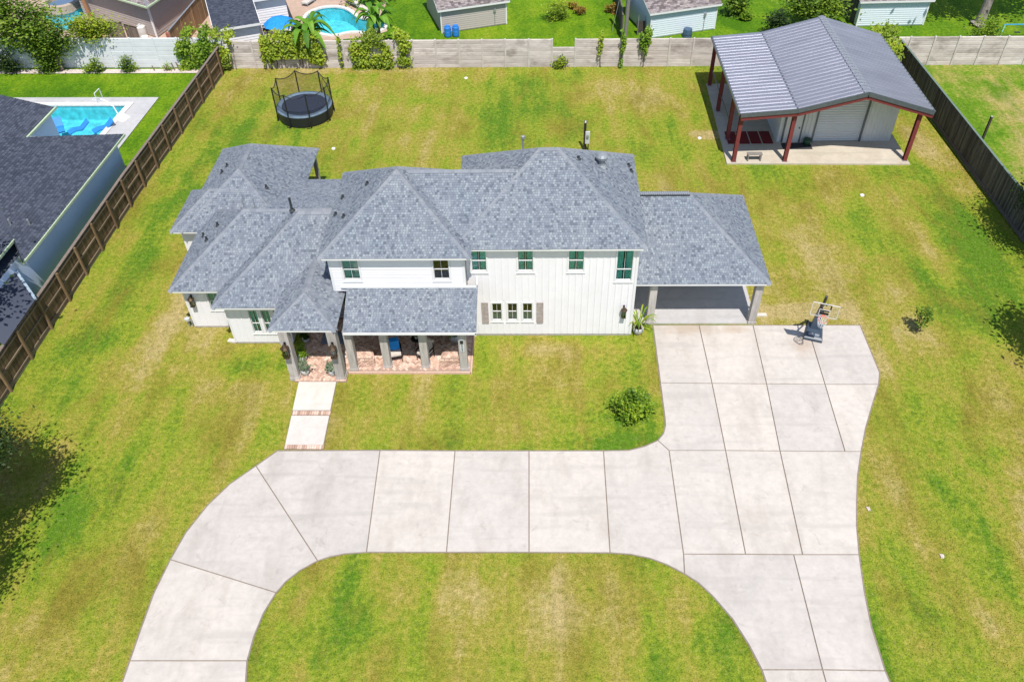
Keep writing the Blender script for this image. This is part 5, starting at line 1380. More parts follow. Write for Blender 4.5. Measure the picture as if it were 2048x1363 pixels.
obj('board_brace', MB().bar(bb(-0.22, 0.33, 0.03), bb(-0.22, 0.08, 0.03), 0.06, 0.03).bar(bb(0.22, 0.33, 0.03), bb(0.22, 0.08, 0.03), 0.06, 0.03).bar(bb(-0.22, 0.33, 0.03), bb(0.22, 0.33, 0.03), 0.06, 0.03).bar(bb(-0.19, -0.2, 0.03), bb(0.19, -0.2, 0.03), 0.12, 0.03).bar(bb(-0.19, -0.04, 0.03), bb(0.19, -0.04, 0.03), 0.08, 0.03), M['black'], hb)
rc = bb(0, -0.26, -0.32); rr_ = 0.22
obj('rim', MB().tube([rc+fx*rr_*math.cos(k*math.pi/10)+fy*rr_*math.sin(k*math.pi/10) for k in range(21)], 0.012, 6, cap=False).bar(rc+fy*0.2, bb(0, -0.26), 0.14, 0.03), M['orange'], hb)
nt_ = MB()
for k in range(12):
    a0 = k*math.pi/6
    for dr_ in (1, -1):
        pts = []
        for j in range(5):
            aa = a0+dr_*j*math.pi/12; q = rr_*(1-0.42*j/4); pts.append(rc+fx*q*math.cos(aa)+fy*q*math.sin(aa)+Vector((0, 0, -0.1*j)))
        nt_.tube(pts, 0.009, 4)
obj('net', nt_, M['net'], hb)

# white hoop by the left pool
h2 = thing('basketball_hoop', at(250, 232), 'white poolside basketball hoop leaning over the rectangular pool', 'basketball hoop')
q0 = at(243, 238)
obj('base', MB().raw([q0+Vector(v) for v in ((-.45, -.1, .03), (.35, -.5, .03), (.55, .25, .03), (-.3, .35, .03), (-.2, -.05, .35), (.15, -.2, .35), (.25, .1, .35), (-.1, .15, .35))], [(0, 1, 5, 4), (1, 2, 6, 5), (2, 3, 7, 6), (3, 0, 4, 7), (4, 5, 6, 7)]), M['whiteplastic'], h2)
obj('pole', MB().tube([q0+Vector((-0.1, 0, 0.3)), q0+Vector((-0.25, 0.05, 0.9)), q0+Vector((-0.6, 0.1, 1.25)), q0+Vector((-0.95, 0.1, 1.4))], 0.045, 7), M['whiteplastic'], h2)
q1 = q0+Vector((-1.0, 0.05, 1.6)); fm = MB()
qq = [q1+Vector((0, -.35, -.25)), q1+Vector((0.05, .35, -.25)), q1+Vector((0.05, .35, .4)), q1+Vector((0, -.35, .4))]
for i in range(4): fm.bar(qq[i], qq[(i+1) % 4], 0.04)
obj('backboard_frame', fm, M['whiteplastic'], h2); obj('backboard', MB().face(qq), M['acrylic'], h2)
obj('rim', MB().tube([q1+Vector((-0.25+0.2*math.cos(k*math.pi/8), 0.2*math.sin(k*math.pi/8), -0.15)) for k in range(17)], 0.015, 5, cap=False), M['whiteplastic'], h2)

# loungers in the pool shelf
for i, (px, py, rz, lab) in enumerate(((118, 255, 0.5, 'blue in-pool lounger nearest the grey roof edge, standing upright'), (160, 258, -0.9, 'blue in-pool lounger, middle one of three'), (209, 256, -0.9, 'blue in-pool lounger nearest the white hoop'))):
    p = at(px, py, 0.0); t = thing('pool_lounger', p, lab, 'lounger', 'blue loungers in the rectangular pool'); mb = MB()
    prof_ = [(-0.75, 0.02), (-0.35, 0.12), (0.1, 0.05), (0.65, 0.45)]
    for (a, za), (b, zb) in zip(prof_[:-1], prof_[1:]):
        mt_ = Matrix.Translation(p)@Matrix.Rotation(rz+math.pi/2, 4, 'Z'); mb.raw([mt_@Vector(v) for v in ((a, -.3, za), (b, -.3, zb), (b, .3, zb), (a, .3, za), (a, -.3, za-.08), (b, -.3, zb-.08), (b, .3, zb-.08), (a, .3, za-.08))], [(0, 1, 2, 3), (7, 6, 5, 4), (0, 4, 5, 1), (3, 2, 6, 7)])
    obj('seat', mb, M['bluelounge'], t)
tag(obj('ball', MB().lathe([(0.0, -0.16), (0.11, -0.12), (0.16, 0), (0.11, 0.12), (0, 0.16)], at(22, 213).x, at(22, 213).y, 0.12, 12), M['bluebarrel'], None, smooth=True), 'small blue ball at the pool edge above the dark roof', 'ball')

# ---------------- utility post with meter boxes
up = thing('utility_post', (2.98, 45.4, 0), 'dark timber post with pale meter boxes on the lawn behind the house', 'post')
obj('post', MB().box(2.9, 3.05, 45.35, 45.5, 0, 2.0), M['meterpole'], up)
obj('meter_box', MB().box(3.0, 3.27, 45.22, 45.34, 0.55, 1.35), M['greybox'], up); obj('meter', MB().tube([(3.13, 45.22, 1.1), (3.13, 45.12, 1.1)], 0.08, 12), M['grey'], up)
obj('conduit', MB().tube([(3.05, 45.28, 0), (3.05, 45.28, 0.55)], 0.03, 6).tube([(3.2, 45.28, 0), (3.2, 45.28, 0.55)], 0.03, 6).tube([(2.98, 45.3, 1.3), (2.98, 45.3, 1.95)], 0.03, 6), M['black'], up)
obj('cap', MB().box(2.93, 3.02, 45.3, 45.34, 1.9, 2.05), M['whiteplastic'], up)
ps2 = thing('timber_post', tuple(at(1962, 285)), 'lone dark post standing on the neighbouring lawn beyond the right fence', 'post')
obj('post', MB().box(at(1962, 285).x-0.06, at(1962, 285).x+0.06, at(1962, 285).y-0.06, at(1962, 285).y+0.06, 0, 1.75), M['meterpole'], ps2); obj('cap', MB().box(at(1962, 285).x-0.05, at(1962, 285).x+0.05, at(1962, 285).y-0.05, at(1962, 285).y+0.05, 1.75, 1.79), M['pot'], ps2)
# cleanout caps
for i, (px, py, lab) in enumerate(((667, 298, 'white round drain cap on the lawn behind the left wing roof'), (932, 157, 'white drain cap on the lawn near the back wall'), (1724, 391, 'small white drain cap on the lawn right of the carport'), (1399, 277, 'white cap in the bare sandy patch by the workshop'))):
    p = at(px, py); tag(obj('drain_cap', MB().lathe([(0.12, 0), (0.12, 0.05), (0.08, 0.08), (0, 0.09)], p.x, p.y, 0, 14), M['whiteplastic'], None, origin=p), lab, 'cap', 'white drain caps on the lawn')

for i, (px, py, lab) in enumerate(((1737, 1018, 'pale rock in the grass beside the right edge of the driveway'), (1883, 1112, 'smaller white rock farther right in the grass'))):
    p = at(px, py); r_ = random.Random(90+i); v8 = [p+Vector((sx*r_.uniform(.04, .09), sy*r_.uniform(.04, .09), z_)) for z_ in (0, r_.uniform(.06, .1)) for sx, sy in ((-1, -1), (1, -1), (1, 1), (-1, 1))]
    tag(obj('rock', MB().raw(v8, [(0, 1, 5, 4), (1, 2, 6, 5), (2, 3, 7, 6), (3, 0, 4, 7), (4, 5, 6, 7)]), M['bed'], None, origin=p), lab, 'rock', 'rocks in the grass')
# ---------------- pots
def plant_pot(loc, label, rz=0, mat='leaf_silver', s=1.0, group=None, spiky=False, seed=1, potm='pot'):
    r = random.Random(seed); loc = Vector(loc); t = thing('potted_plant', loc, label, 'potted plant', group)
    obj('pot', MB().lathe([(0.0, 0.0), (0.13*s, 0.0), (0.20*s, 0.14*s), (0.21*s, 0.26*s), (0.18*s, 0.32*s), (0.16*s, 0.32*s), (0.16*s, 0.27*s), (0.0, 0.27*s)], loc.x, loc.y, loc.z, 18), M[potm], t, smooth=True)
    obj('soil', MB().lathe([(0.0, 0.285*s), (0.165*s, 0.28*s)], loc.x, loc.y, loc.z, 14), M['soil'], t)
    mb = MB()
    if spiky:
        for k in range(16): blade(mb, loc+Vector((0, 0, 0.28*s)), k*2.4, 0.75*s*r.uniform(.7, 1.1), 0.06*s, 1.1, 0.4, 6, r.random())
    else:
        leaf_cloud(mb, loc+Vector((0, 0, 0.55*s)), (0.24*s, 0.24*s, 0.22*s), 260, 0.10*s, 12, r, lo=loc.z+0.25*s)
        for k in range(5):
            e = loc+Vector((r.uniform(-.15, .15)*s, r.uniform(-.15, .15)*s, 0.6*s)); mb.tube([loc+Vector((0, 0, .25*s)), e], 0.01, 4)
    obj('foliage', mb, M[mat], t)
    return t
plant_pot((-10.55, 25.95, 0.1), 'round pale pot with silvery plant beside the left entry post', group='pots at the entry', seed=71)
plant_pot((-9.28, 25.92, 0.1), 'round pale pot with silvery plant beside the right entry post', group='pots at the entry', seed=72)
plant_pot((-10.85, 26.85, 0.09), 'pot with yellow green plant just behind the left entry pot', mat='leaf_bright', seed=73, group='pots at the entry')
plant_pot((-10.95, 28.1, 0.09), 'small pale pot in the shaded strip beside the entry wall', mat='leaf_dark', seed=77, s=0.8, group='pots at the entry')
plant_pot((4.82, 28.75, 0.0), 'big pale pot with spiky plant at the right corner of the white front wall', s=1.25, spiky=True, mat='leaf_bright', seed=74, potm='pot')
plant_pot((4.98, 32.6, 0.05), 'pale pot with dark foliage in the shade under the carport', s=1.2, mat='leaf', seed=75)
plant_pot((-3.75, 28.1, 0.09), 'tall leafy plant in a pot at the shaded right end of the porch', s=1.9, mat='leaf', seed=76)
tag(obj('door_mat', MB().box(-10.25, -9.0, 27.9, 28.75, 0.10, 0.115), M['bluemat'], None, origin=(-9.6, 28.3, 0.1)), 'slate blue mat on the brick floor before the front door', 'mat')
# hose reel / AC item by the C wall
p = Vector((-16.95, 29.25, 0)); gr = thing('tap_valve', p, 'small grey valve and pipework at the left corner of the house', 'valve')
obj('pipe', MB().tube([p, p+Vector((0, 0, .45)), p+Vector((.12, 0, .5)), p+Vector((.2, 0, .3))], 0.04, 7).tube([p+Vector((.18, 0, 0)), p+Vector((.18, 0, .4))], 0.04, 7), M['grey'], gr)
obj('valve_head', MB().lathe([(0, .4), (.12, .42), (.13, .55), (0, .6)], p.x, p.y, 0, 10), M['greybox'], gr)
tag(obj('splash_block', MB().raw([(-14.75, 28.35, 0.0), (-14.35, 28.25, 0.0), (-14.40, 28.05, 0.0), (-14.8, 28.15, 0.0), (-14.75, 28.35, 0.07), (-14.35, 28.25, 0.1), (-14.40, 28.05, 0.1), (-14.8, 28.15, 0.07)], [(4, 5, 6, 7), (3, 2, 6, 7), (0, 3, 7, 4), (2, 1, 5, 6)]), M['walk'], None, origin=(-14.5, 28.2, 0)), 'pale splash block in the grass at the wall corner of the left wing', 'splash block')
tag(obj('splash_block', MB().box(10.62, 11.15, 29.9, 30.1, 0, 0.07), M['walk'], None, origin=(10.9, 30, 0)), 'pale splash block beside the right carport post', 'splash block')

# ---------------- porch chairs and table
def chair(loc, rz, label, blue):
    t = thing('porch_chair', (0, 0, 0), label, 'chair', 'chairs on the front porch')
    for (x, y, h) in ((-.28, -.28, .6), (.28, -.28, .6), (-.28, .3, .9), (.28, .3, .9)): obj('leg', MB().tube([(x, y, 0), (x*0.98, y, h)], 0.02, 6), M['blackmetal'], t)
    for x in (-.3, .3): obj('armrest', MB().box(x-.03, x+.03, -.3, .3, .6, .63), M['blackmetal'], t)
    obj('seat_frame', MB().box(-.28, .28, -.28, .3, .36, .40), M['blackmetal'], t)
    obj('seat_cushion', MB().box(-.26, .26, -.28, .26, .405, .50), M['cushion'], t)
    obj('back_cushion', MB().raw([(-.25, .18, .50), (.25, .18, .50), (.25, .30, .50), (-.25, .30, .50), (-.25, .30, .98), (.25, .30, .98), (.25, .42, .96), (-.25, .42, .96)], [(0, 1, 5, 4), (3, 2, 6, 7), (4, 5, 6, 7), (1, 2, 6, 5), (0, 3, 7, 4)]), M['blue'] if blue else M['cushion'], t)
    if blue: obj('pillow', MB().raw([(-.22, .05, .52), (.22, .05, .52), (.24, .16, .95), (-.2, .16, .97), (-.2, .16, .52), (.2, .16, .52)], [(0, 1, 2, 3), (1, 5, 2), (4, 0, 3)]), M['blue'], t)
    t.location = loc; t.rotation_euler = (0, 0, rz); return t
_c1 = at(790, 704, 0.5); chair((_c1.x, _c1.y, 0.09), 0.25, 'black framed porch chair with bright blue cushion', True)
_c2 = at(850, 704, 0.5); chair((_c2.x, _c2.y, 0.09), -0.5, 'black framed porch chair with cream cushion, mostly hidden behind a post', False)
tb_ = thing('side_table', (-5.6, 27.75, 0.09), 'small black side table between the two porch chairs', 'table')
obj('tabletop', MB().lathe([(0, .5), (.27, .5), (.27, .53), (0, .53)], -5.6, 27.75, 0.09, 16), M['blackmetal'], tb_)
for k in range(3): a = k*2.09; obj('leg', MB().tube([(-5.6, 27.75, .59), (-5.6+.25*math.cos(a), 27.75+.25*math.sin(a), .09)], 0.015, 6), M['blackmetal'], tb_)
plant_pot((-5.6, 27.75, 0.62), 'tiny white potted plant on the porch side table', s=0.45, mat='leaf', seed=78)

# ================================================================= NEIGHBOURS
def gable_shed(A_, B_, depth, h, rise, wallm, roofm, trimm, label, name='garden_shed', over=0.25, sid=0.16, sidmat=None, ridge_along=True):
    """front wall from A to B on the ground; goes back by depth"""
    A_ = Vector((A_.x, A_.y, 0)); B_ = Vector((B_.x, B_.y, 0)); u = (B_-A_); W = u.length; u.normalize(); v = Vector((-u.y, u.x, 0))
    t = thing(name, A_, label, 'shed' if 'shed' in name else 'building', 'outbuildings beyond the back wall' if 'shed' in name else None)
    P = lambda a, b, z: A_+u*a+v*b+Vector((0, 0, z))
    wm = MB()
    for (p, q) in (((0, 0), (W, 0)), ((W, 0), (W, depth)), ((W, depth), (0, depth)), ((0, depth), (0, 0))):
        wm.face([P(*p, 0), P(*q, 0), P(*q, h), P(*p, h)])
    wm.face([P(0, depth, h), P(0, 0, h), P(0, depth/2, h+rise)]); wm.face([P(W, 0, h), P(W, depth, h), P(W, depth/2, h+rise)])
    obj('wall', wm, wallm, t)
    z = 0.08; k = 0
    while z < h-0.02:
        zz = min(z+sid, h); mb = MB().raw([P(-0.02, -0.03, z), P(W+0.02, -0.03, z), P(W+0.02, -0.006, zz), P(-0.02, -0.006, zz), P(-0.02, -0.004, z), P(W+0.02, -0.004, z)], [(0, 1, 2, 3), (4, 5, 1, 0)])
        obj('siding_board', mb, wallm, t, origin=P(0, 0, z)); z += sid
    rs = rise/(depth/2); o_ = over
    fr_ = [P(-o_, -o_, h-o_*rs), P(W+o_, -o_, h-o_*rs), P(W+o_, depth/2, h+rise), P(-o_, depth/2, h+rise)]
    bk_ = [P(W+o_, depth+o_, h-o_*rs), P(-o_, depth+o_, h-o_*rs), P(-o_, depth/2, h+rise), P(W+o_, depth/2, h+rise)]
    fr_ = [p+Vector((0, 0, 0.05)) for p in fr_]; bk_ = [p+Vector((0, 0, 0.05)) for p in bk_]
    rt = obj('roof', MB().solid(fr_, 0.04).solid(bk_, 0.04), roofm, t); sm = MB(); shingle_plane(sm, fr_, 0.15, (0.2, 0.35)); shingle_plane(sm, bk_, 0.15, (0.2, 0.35)); stuff(obj('shingle', sm, roofm, rt))
    obj('fascia', MB().bar(fr_[0]-Vector((0, 0, .08)), fr_[1]-Vector((0, 0, .08)), 0.03, 0.14).bar(fr_[0]-Vector((0, 0, .08)), fr_[3]-Vector((0, 0, .08)), 0.03, 0.12).bar(fr_[1]-Vector((0, 0, .08)), fr_[2]-Vector((0, 0, .08)), 0.03, 0.12), trimm, t)
    obj('corner_board', MB().bar(P(0, -0.035, 0), P(0, -0.035, h), 0.1, 0.02).bar(P(W, -0.035, 0), P(W, -0.035, h), 0.1, 0.02), trimm, t)
    return t, P, W
s1, P1, W1 = gable_shed(at(884, 67), at(1013, 48), 5.2, 1.95, 1.1, M['taupe'], M['shingle_brown'], M['trim'], 'taupe shed with brown grey roof and two blue barrels at its front corner')
s2, P2, W2 = gable_shed(at(1299, 77), at(1428, 58), 5.0, 2.05, 1.0, M['paleblue'], M['shingle_brown'], M['trim'], 'pale blue shed with grey roof behind the middle of the concrete wall')
s3, P3, W3 = gable_shed(at(1712, 53), at(1845, 50), 5.0, 2.05, 1.0, M['paleblue'], M['shingle_brown'], M['trim'], 'pale blue shed at the top right, partly shaded by the oak')
def pipe_item(P, a, label):
    t = thing('service_riser', P(a, -0.1, 0), label, 'pipe', 'service risers on the shed walls')
    obj('riser', MB().tube([P(a, -0.08, 0), P(a, -0.08, 1.1)], 0.02, 5).bar(P(a-0.09, -0.08, 1.25), P(a+0.09, -0.08, 1.25), 0.1, 0.25), M['grey'], t)
pipe_item(P1, 4.3, 'grey meter and riser on the right end of the taupe shed wall'); pipe_item(P2, 4.4, 'meter and riser on the right end of the middle pale blue shed')
for i in range(2):
    p = at(896+16*i, 73-1*i); t = thing('barrel', p, ['blue plastic barrel with downpipe at the corner of the taupe shed', 'blue plastic barrel, right hand one of the two by the taupe shed'][i], 'barrel', 'blue barrels by the shed')
    obj('drum', MB().lathe([(0, 0), (.24, 0), (.27, .1), (.27, .38), (.285, .4), (.27, .42), (.27, .7), (.22, .78), (0, .78)], p.x, p.y, 0, 18), M['bluebarrel'], t, smooth=False); obj('lid', MB().lathe([(.2, .78), (.2, .84), (0, .85)], p.x, p.y, 0, 14), M['bluebarrel'], t)
p = at(1374, 73); t = thing('round_bin', p, 'round navy compost bin in front of the middle pale blue shed', 'bin'); obj('drum', MB().lathe([(0, 0), (.36, 0), (.38, .05), (.33, .6), (.3, .62), (0, .64)], p.x, p.y, 0, 10), M['navybin'], t); obj('band', MB().lathe([(.385, .2), (.375, .26)], p.x, p.y, 0, 10), M['bb_base'], t)
p = at(1282, 70); t = thing('wheelbarrow', p, 'dark wheelbarrow tipped up against the left wall of the middle pale blue shed', 'wheelbarrow')
obj('tray', MB().raw([p+Vector(v) for v in ((-.3, 0, .1), (.3, 0, .1), (.4, .2, 1.0), (-.4, .2, 1.0), (-.2, .25, .3), (.2, .25, .3), (.25, .4, .85), (-.25, .4, .85))], [(0, 1, 2, 3), (4, 5, 6, 7), (0, 1, 5, 4), (3, 2, 6, 7), (0, 3, 7, 4), (1, 2, 6, 5)]), M['meterpole'], t); obj('handle', MB().tube([p+Vector((-.3, -.05, 0)), p+Vector((-.25, .2, 1.4))], .025, 6).tube([p+Vector((.3, -.05, 0)), p+Vector((.25, .2, 1.4))], .025, 6), M['grey'], t); obj('wheel', MB().tube([p+Vector((-.05, -.1, .2)), p+Vector((.05, -.1, .2))], .18, 12), M['black'], t)

# utility pole and fence between sheds
up0 = at(1250, 80); up2 = thing('utility_pole', up0, 'tall grey utility pole beyond the back wall, left of the middle pale blue shed', 'pole')
obj('pole', MB().tube([up0, up0+Vector((0.1, 0.0, 8))], [0.16, 0.11], 10), simple('pole_wood', (0.20, 0.18, 0.17), 0.9), up2); obj('guy_wire', MB().tube([up0+Vector((-.9, 1.5, 0)), up0+Vector((0.05, 0, 7))], 0.02, 5), M['wire'], up2)
def simple_fence(pts, h, mat, label, step=0.15, capm=None):
    t = thing('wooden_fence', pts[0], label, 'fence', 'short wooden fences beyond the back wall')
    rest = 0
    for a, b in zip(pts[:-1], pts[1:]):
        a = Vector((a[0], a[1], 0)); b = Vector((b[0], b[1], 0)); L = (b-a).length; d = (b-a).normalized(); n = int(L/step); rz = math.atan2(d.y, d.x)
        me = mesh_of(MB().box(-step*0.47, step*0.47, -0.012, 0.012, 0, h), 'picket', mat)
        for k in range(n): inst('picket', me, tuple(a+d*(k+0.5)*step+Vector((0, 0, rnd.uniform(-.02, .02)))), t, (0, 0, rz))
        obj('cap_rail', MB().bar(a+Vector((0, 0, h+.03)), b+Vector((0, 0, h+.03)), 0.12, 0.03), capm or mat, t)
        k = 0
        while k <= L: p = a+d*k; obj('post', MB().box(p.x-.05, p.x+.05, p.y+.02, p.y+.12, 0, h), mat, t, origin=p); k += 2.3
simple_fence([at(1243, 78), at(1228, -30)], 1.8, M['fence_dark'], 'dark fence running away beside the utility pole')
simple_fence([at(213+8, 47+44), at(252+10, 53+38)], 1.8, M['fence_old'], 'short weathered fence panel left of the grey sided building', capm=M['fence_old'])
simple_fence([at(262, 91), at(290, 98)], 1.7, M['fence_old'], 'weathered fence panel stepping down behind the white wall')
simple_fence([at(352, 112), at(424, 22)], 1.9, M['fence_tan'], 'tan fence running back between the grey building and the dark roof', capm=M['grey'])
simple_fence([at(1712, 50), at(1660, 10)], 1.8, M['fence_dark'], 'dark fence along the left side of the top right shed')

# grey sided building at top left
def corner_building():
    C0 = at(315, 76); L0 = at(200, 40); R0_ = at(392, 20); h = 2.7
    t = thing('grey_building', C0, 'grey sided building with pale gutters at the top left behind the white wall', 'building')
    uL = (Vector((L0.x, L0.y, 0))-C0).normalized(); uR = (Vector((R0_.x, R0_.y, 0))-C0).normalized(); WL, WR = 9.0, 10.0
    for (u, W, o_) in ((uL, WL, 1), (uR, WR, -1)):
        e = C0+u*W; mb = MB().face([C0, e, e+Vector((0, 0, h)), C0+Vector((0, 0, h))]); obj('wall', mb, M['taupe_dk'], t)
        n = Vector((u.y, -u.x, 0)); n = n if n.y < 0 else -n
        z = 0.1
        while z < h-0.1:
            obj('siding_board', MB().raw([C0+n*0.03+Vector((0, 0, z)), e+n*0.03+Vector((0, 0, z)), e+n*0.008+Vector((0, 0, z+0.2)), C0+n*0.008+Vector((0, 0, z+0.2)), C0+n*.005+Vector((0, 0, z)), e+n*.005+Vector((0, 0, z))], [(0, 1, 2, 3), (4, 5, 1, 0)]), M['taupe_dk'], t, origin=C0+Vector((0, 0, z))); z += 0.2
    ov = 0.6; zE = h-0.05; cc = C0-(uL+uR).normalized()*ov*1.3; cc.z = zE
    eL = cc+uL*(WL+2); eR = cc+uR*(WR+2); ap = cc+(uL+uR)*4.5; ap.z = zE+2.0
    rL = [eL, cc, ap, eL+uR*4.5+Vector((0, 0, 2.0))]; rR = [cc, eR, eR+uL*4.5+Vector((0, 0, 2.0)), ap]
    rt = obj('roof', MB().face(rL).face(rR), M['shingle_brown'], t); sm = MB(); shingle_plane(sm, rL, 0.15, (0.2, 0.35)); shingle_plane(sm, rR, 0.15, (0.2, 0.35)); stuff(obj('shingle', sm, M['shingle_brown'], rt)); c_ = MB(); caps(c_, cc, ap); stuff(obj('ridge_cap', c_, M['cap'], rt))
    obj('gutter', MB().bar(cc, eL, 0.12, 0.12).bar(cc, eR, 0.12, 0.12), M['green_gutter'], t)
    obj('corner_board', MB().bar(C0-(uL+uR)*0.02, C0-(uL+uR)*0.02+Vector((0, 0, h-.1)), 0.14, 0.14), M['trim'], t)
corner_building()
for i, (px, py, r_, h_, mt, nm_, lab, cat) in enumerate(((286, 72, .38, .75, 'coping', 'water_tank', 'round cream tank beside the grey building corner', 'tank'), (298, 66, .22, 1.2, 'greybox', 'electrical_box', 'grey electrical box on the grey building corner', 'box'), (292, 80, .25, .3, 'whiteplastic', 'bucket', 'white bucket behind the white wall', 'bucket'), (340, 74, .25, .35, 'red', 'toy', 'red and green toy on the ground beside the tan fence', 'toy'))):
    p = at(px, py); t = thing(nm_, p, lab, cat)
    if nm_ == 'electrical_box': obj('case', MB().box(p.x-.2, p.x+.2, p.y-.12, p.y+.12, 0.4, 1.3).box(p.x-.03, p.x+.03, p.y-.03, p.y+.03, 0, .4), M[mt], t)
    else: obj('body', MB().lathe([(0, 0), (r_, 0), (r_*1.05, h_*.5), (r_, h_), (r_*.3, h_*1.15), (0, h_*1.15)], p.x, p.y, 0, 16), M[mt], t); obj('lid', MB().lathe([(r_*.35, h_*1.12), (r_*.3, h_*1.25), (0, h_*1.27)], p.x, p.y, 0, 10), M['green_blind'] if nm_ == 'toy' else M['greybox'], t)
tag(obj('teal_sheet', MB().raw([at(284, 85, 1.9), at(322, 85, 1.9), at(333, 80, 2.0), at(290, 80, 2.0), at(284, 85, 1.8), at(322, 85, 1.8), at(333, 80, 1.9), at(290, 80, 1.9)], [(0, 1, 2, 3), (7, 6, 5, 4), (0, 4, 5, 1), (1, 5, 6, 2)]), simple('teal_sheet_paint', (0.13, 0.34, 0.34), 0.6), None), 'teal flat roof panel just above the white wall top', 'panel')
bp = at(184, 42); t = thing('timber_pole', bp, 'brown round pole rising beside the stone edged pool at top left', 'pole'); obj('shaft', MB().tube([bp, bp+Vector((-0.3, 0, 6))], .16, 9), simple('orange_wood', (0.33, 0.18, 0.09), 0.8), t); obj('footing', MB().lathe([(.3, 0), (.3, .1), (0, .12)], bp.x, bp.y, 0, 10), M['stonecop'], t)
# spa ring beside the far pool
sp = at(126, 13); t = thing('hot_tub', sp, 'round stone hot tub above the curved pool in the top left corner', 'hot tub')
obj('ring', MB().lathe([(1.1, 0.1), (1.1, 0.5), (1.55, 0.5), (1.6, -0.1)], sp.x, sp.y, 0, 28), M['stonecop'], t); obj('water', MB().lathe([(0, 0.36), (1.1, 0.36)], sp.x, sp.y, 0, 28), M['water'], t); obj('basin', MB().lathe([(0, 0.0), (1.1, 0.0)], sp.x, sp.y, 0.02, 28), M['poolwall'], t)

# dark roofed building with white siding (top, left of kidney pool)
def dark_building():
    z = 2.6; a = at(427, 61, z); b = at(520, 46, z); c = at(515, 13, z); d = at(580, 3, z)
    t = thing('pool_house', a, 'white sided building with dark shingle roof behind the wall, beside the blue parasol', 'building')
    u = (b-a).normalized(); v = Vector((-u.y, u.x, 0)); W = (b-a).length
    sl = 0.16
    dC = (c-b).dot(v); wD = (d-a).dot(u)
    p = lambda s, q, zz=0: a+u*s+v*q+Vector((0, 0, zz))
    r1 = [p(0, 0), p(W, 0), p(W, 9, 9*sl), p(0, 9, 9*sl)]
    r2 = [p(W, dC, dC*sl), p(wD, dC, dC*sl), p(wD, 9, 9*sl), p(W, 9, 9*sl)]
    rt = obj('roof', MB().solid(r1, .06).solid(r2, .06), M['shingle_dark'], t); sm = MB(); shingle_plane(sm, r1, 0.14, (0.15, 0.3)); shingle_plane(sm, r2, 0.14, (0.15, 0.3)); stuff(obj('shingle', sm, M['shingle_dark'], rt))
    obj('fascia', MB().bar(p(0, -.02, -.08), p(W, -.02, -.08), .04, .16).bar(p(W+.02, 0, -.08), p(W+.02, dC, dC*sl-.08), .04, .16).bar(p(W, dC-.02, dC*sl-.08), p(wD, dC-.02, dC*sl-.08), .04, .16).bar(p(-.02, 0, -.08), p(-.02, 9, 9*sl-.08), .04, .16), M['trim'], t)
    def wl(s0, s1, q, top):
        A_ = p(s0, q); B_ = p(s1, q); A_.z = B_.z = 0
        obj('wall', MB().face([A_, B_, B_+Vector((0, 0, top)), A_+Vector((0, 0, top))]), M['white'], t)
        zz = 0.05
        while zz < top-.05:
            n = -v; obj('siding_board', MB().raw([A_+n*.03+Vector((0, 0, zz)), B_+n*.03+Vector((0, 0, zz)), B_+n*.006+Vector((0, 0, zz+.19)), A_+n*.006+Vector((0, 0, zz+.19)), A_+n*.004+Vector((0, 0, zz)), B_+n*.004+Vector((0, 0, zz))], [(0, 1, 2, 3), (4, 5, 1, 0)]), M['white'], t, origin=A_+Vector((0, 0, zz))); zz += .19
    wl(.35, W-.15, .35, z-.05); wl(W-.2, wD-.3, dC+.35, z+dC*sl-.05)
    e = MB(); A_ = p(W-.15, .35); B_ = p(W-.15, dC+.4); A_.z = B_.z = 0; e.face([A_, B_, B_+Vector((0, 0, z)), A_+Vector((0, 0, z))]); A_ = p(.35, .35); B_ = p(.35, 8.5); A_.z = B_.z = 0; e.face([B_, A_, A_+Vector((0, 0, z)), B_+Vector((0, 0, z+1))]); obj('side_wall', e, M['white'], t)
dark_building()
# parasol, grill, patio clutter
pu = Vector((at(556, 36, 2.4).x, at(556, 36, 2.4).y, 0)); t = thing('parasol', pu, 'bright blue parasol standing on the terrace beside the kidney pool', 'parasol'); obj('pole', MB().tube([pu, pu+Vector((0, 0, 2.35))], .03, 8), M['grey'], t)
cn = MB()
for k in range(8):
    a0, a1 = k*math.pi/4, (k+1)*math.pi/4; c0 = pu+Vector((0, 0, 2.45))
    e0 = pu+Vector((1.2*math.cos(a0), 1.2*math.sin(a0), 1.95)); e1 = pu+Vector((1.2*math.cos(a1), 1.2*math.sin(a1), 1.95)); m0 = pu+Vector((.8*math.cos(a0), .8*math.sin(a0), 2.28)); m1 = pu+Vector((.8*math.cos(a1), .8*math.sin(a1), 2.28))
    pm = MB().face([c0, m0, m1]).face([m0, e0, e1, m1]); obj('canopy_panel', pm, M['blue'], t)
p = at(572, 62); t = thing('grill', p, 'black barbecue grill beside the blue parasol', 'grill'); obj('cabinet', MB().box(p.x-.4, p.x+.4, p.y-.25, p.y+.25, .05, .8), M['black'], t); obj('hood', MB().tube([p+Vector((-.4, 0, .85)), p+Vector((.4, 0, .85))], .27, 12), M['bb_base'], t)
p = at(533, 86); t = thing('smoker', p, 'long black barrel smoker behind the wall below the parasol', 'smoker'); obj('drum', MB().tube([p+Vector((-.2, 0.4, .95)), p+Vector((1.6, 1.0, .95))], .24, 12), M['blackmetal'], t)
for k in range(2): obj('leg', MB().tube([p+Vector((0.1+1.2*k, .5+.35*k, 0)), p+Vector((0.1+1.2*k, .5+.35*k, .75))], .03, 6), M['blackmetal'], t)
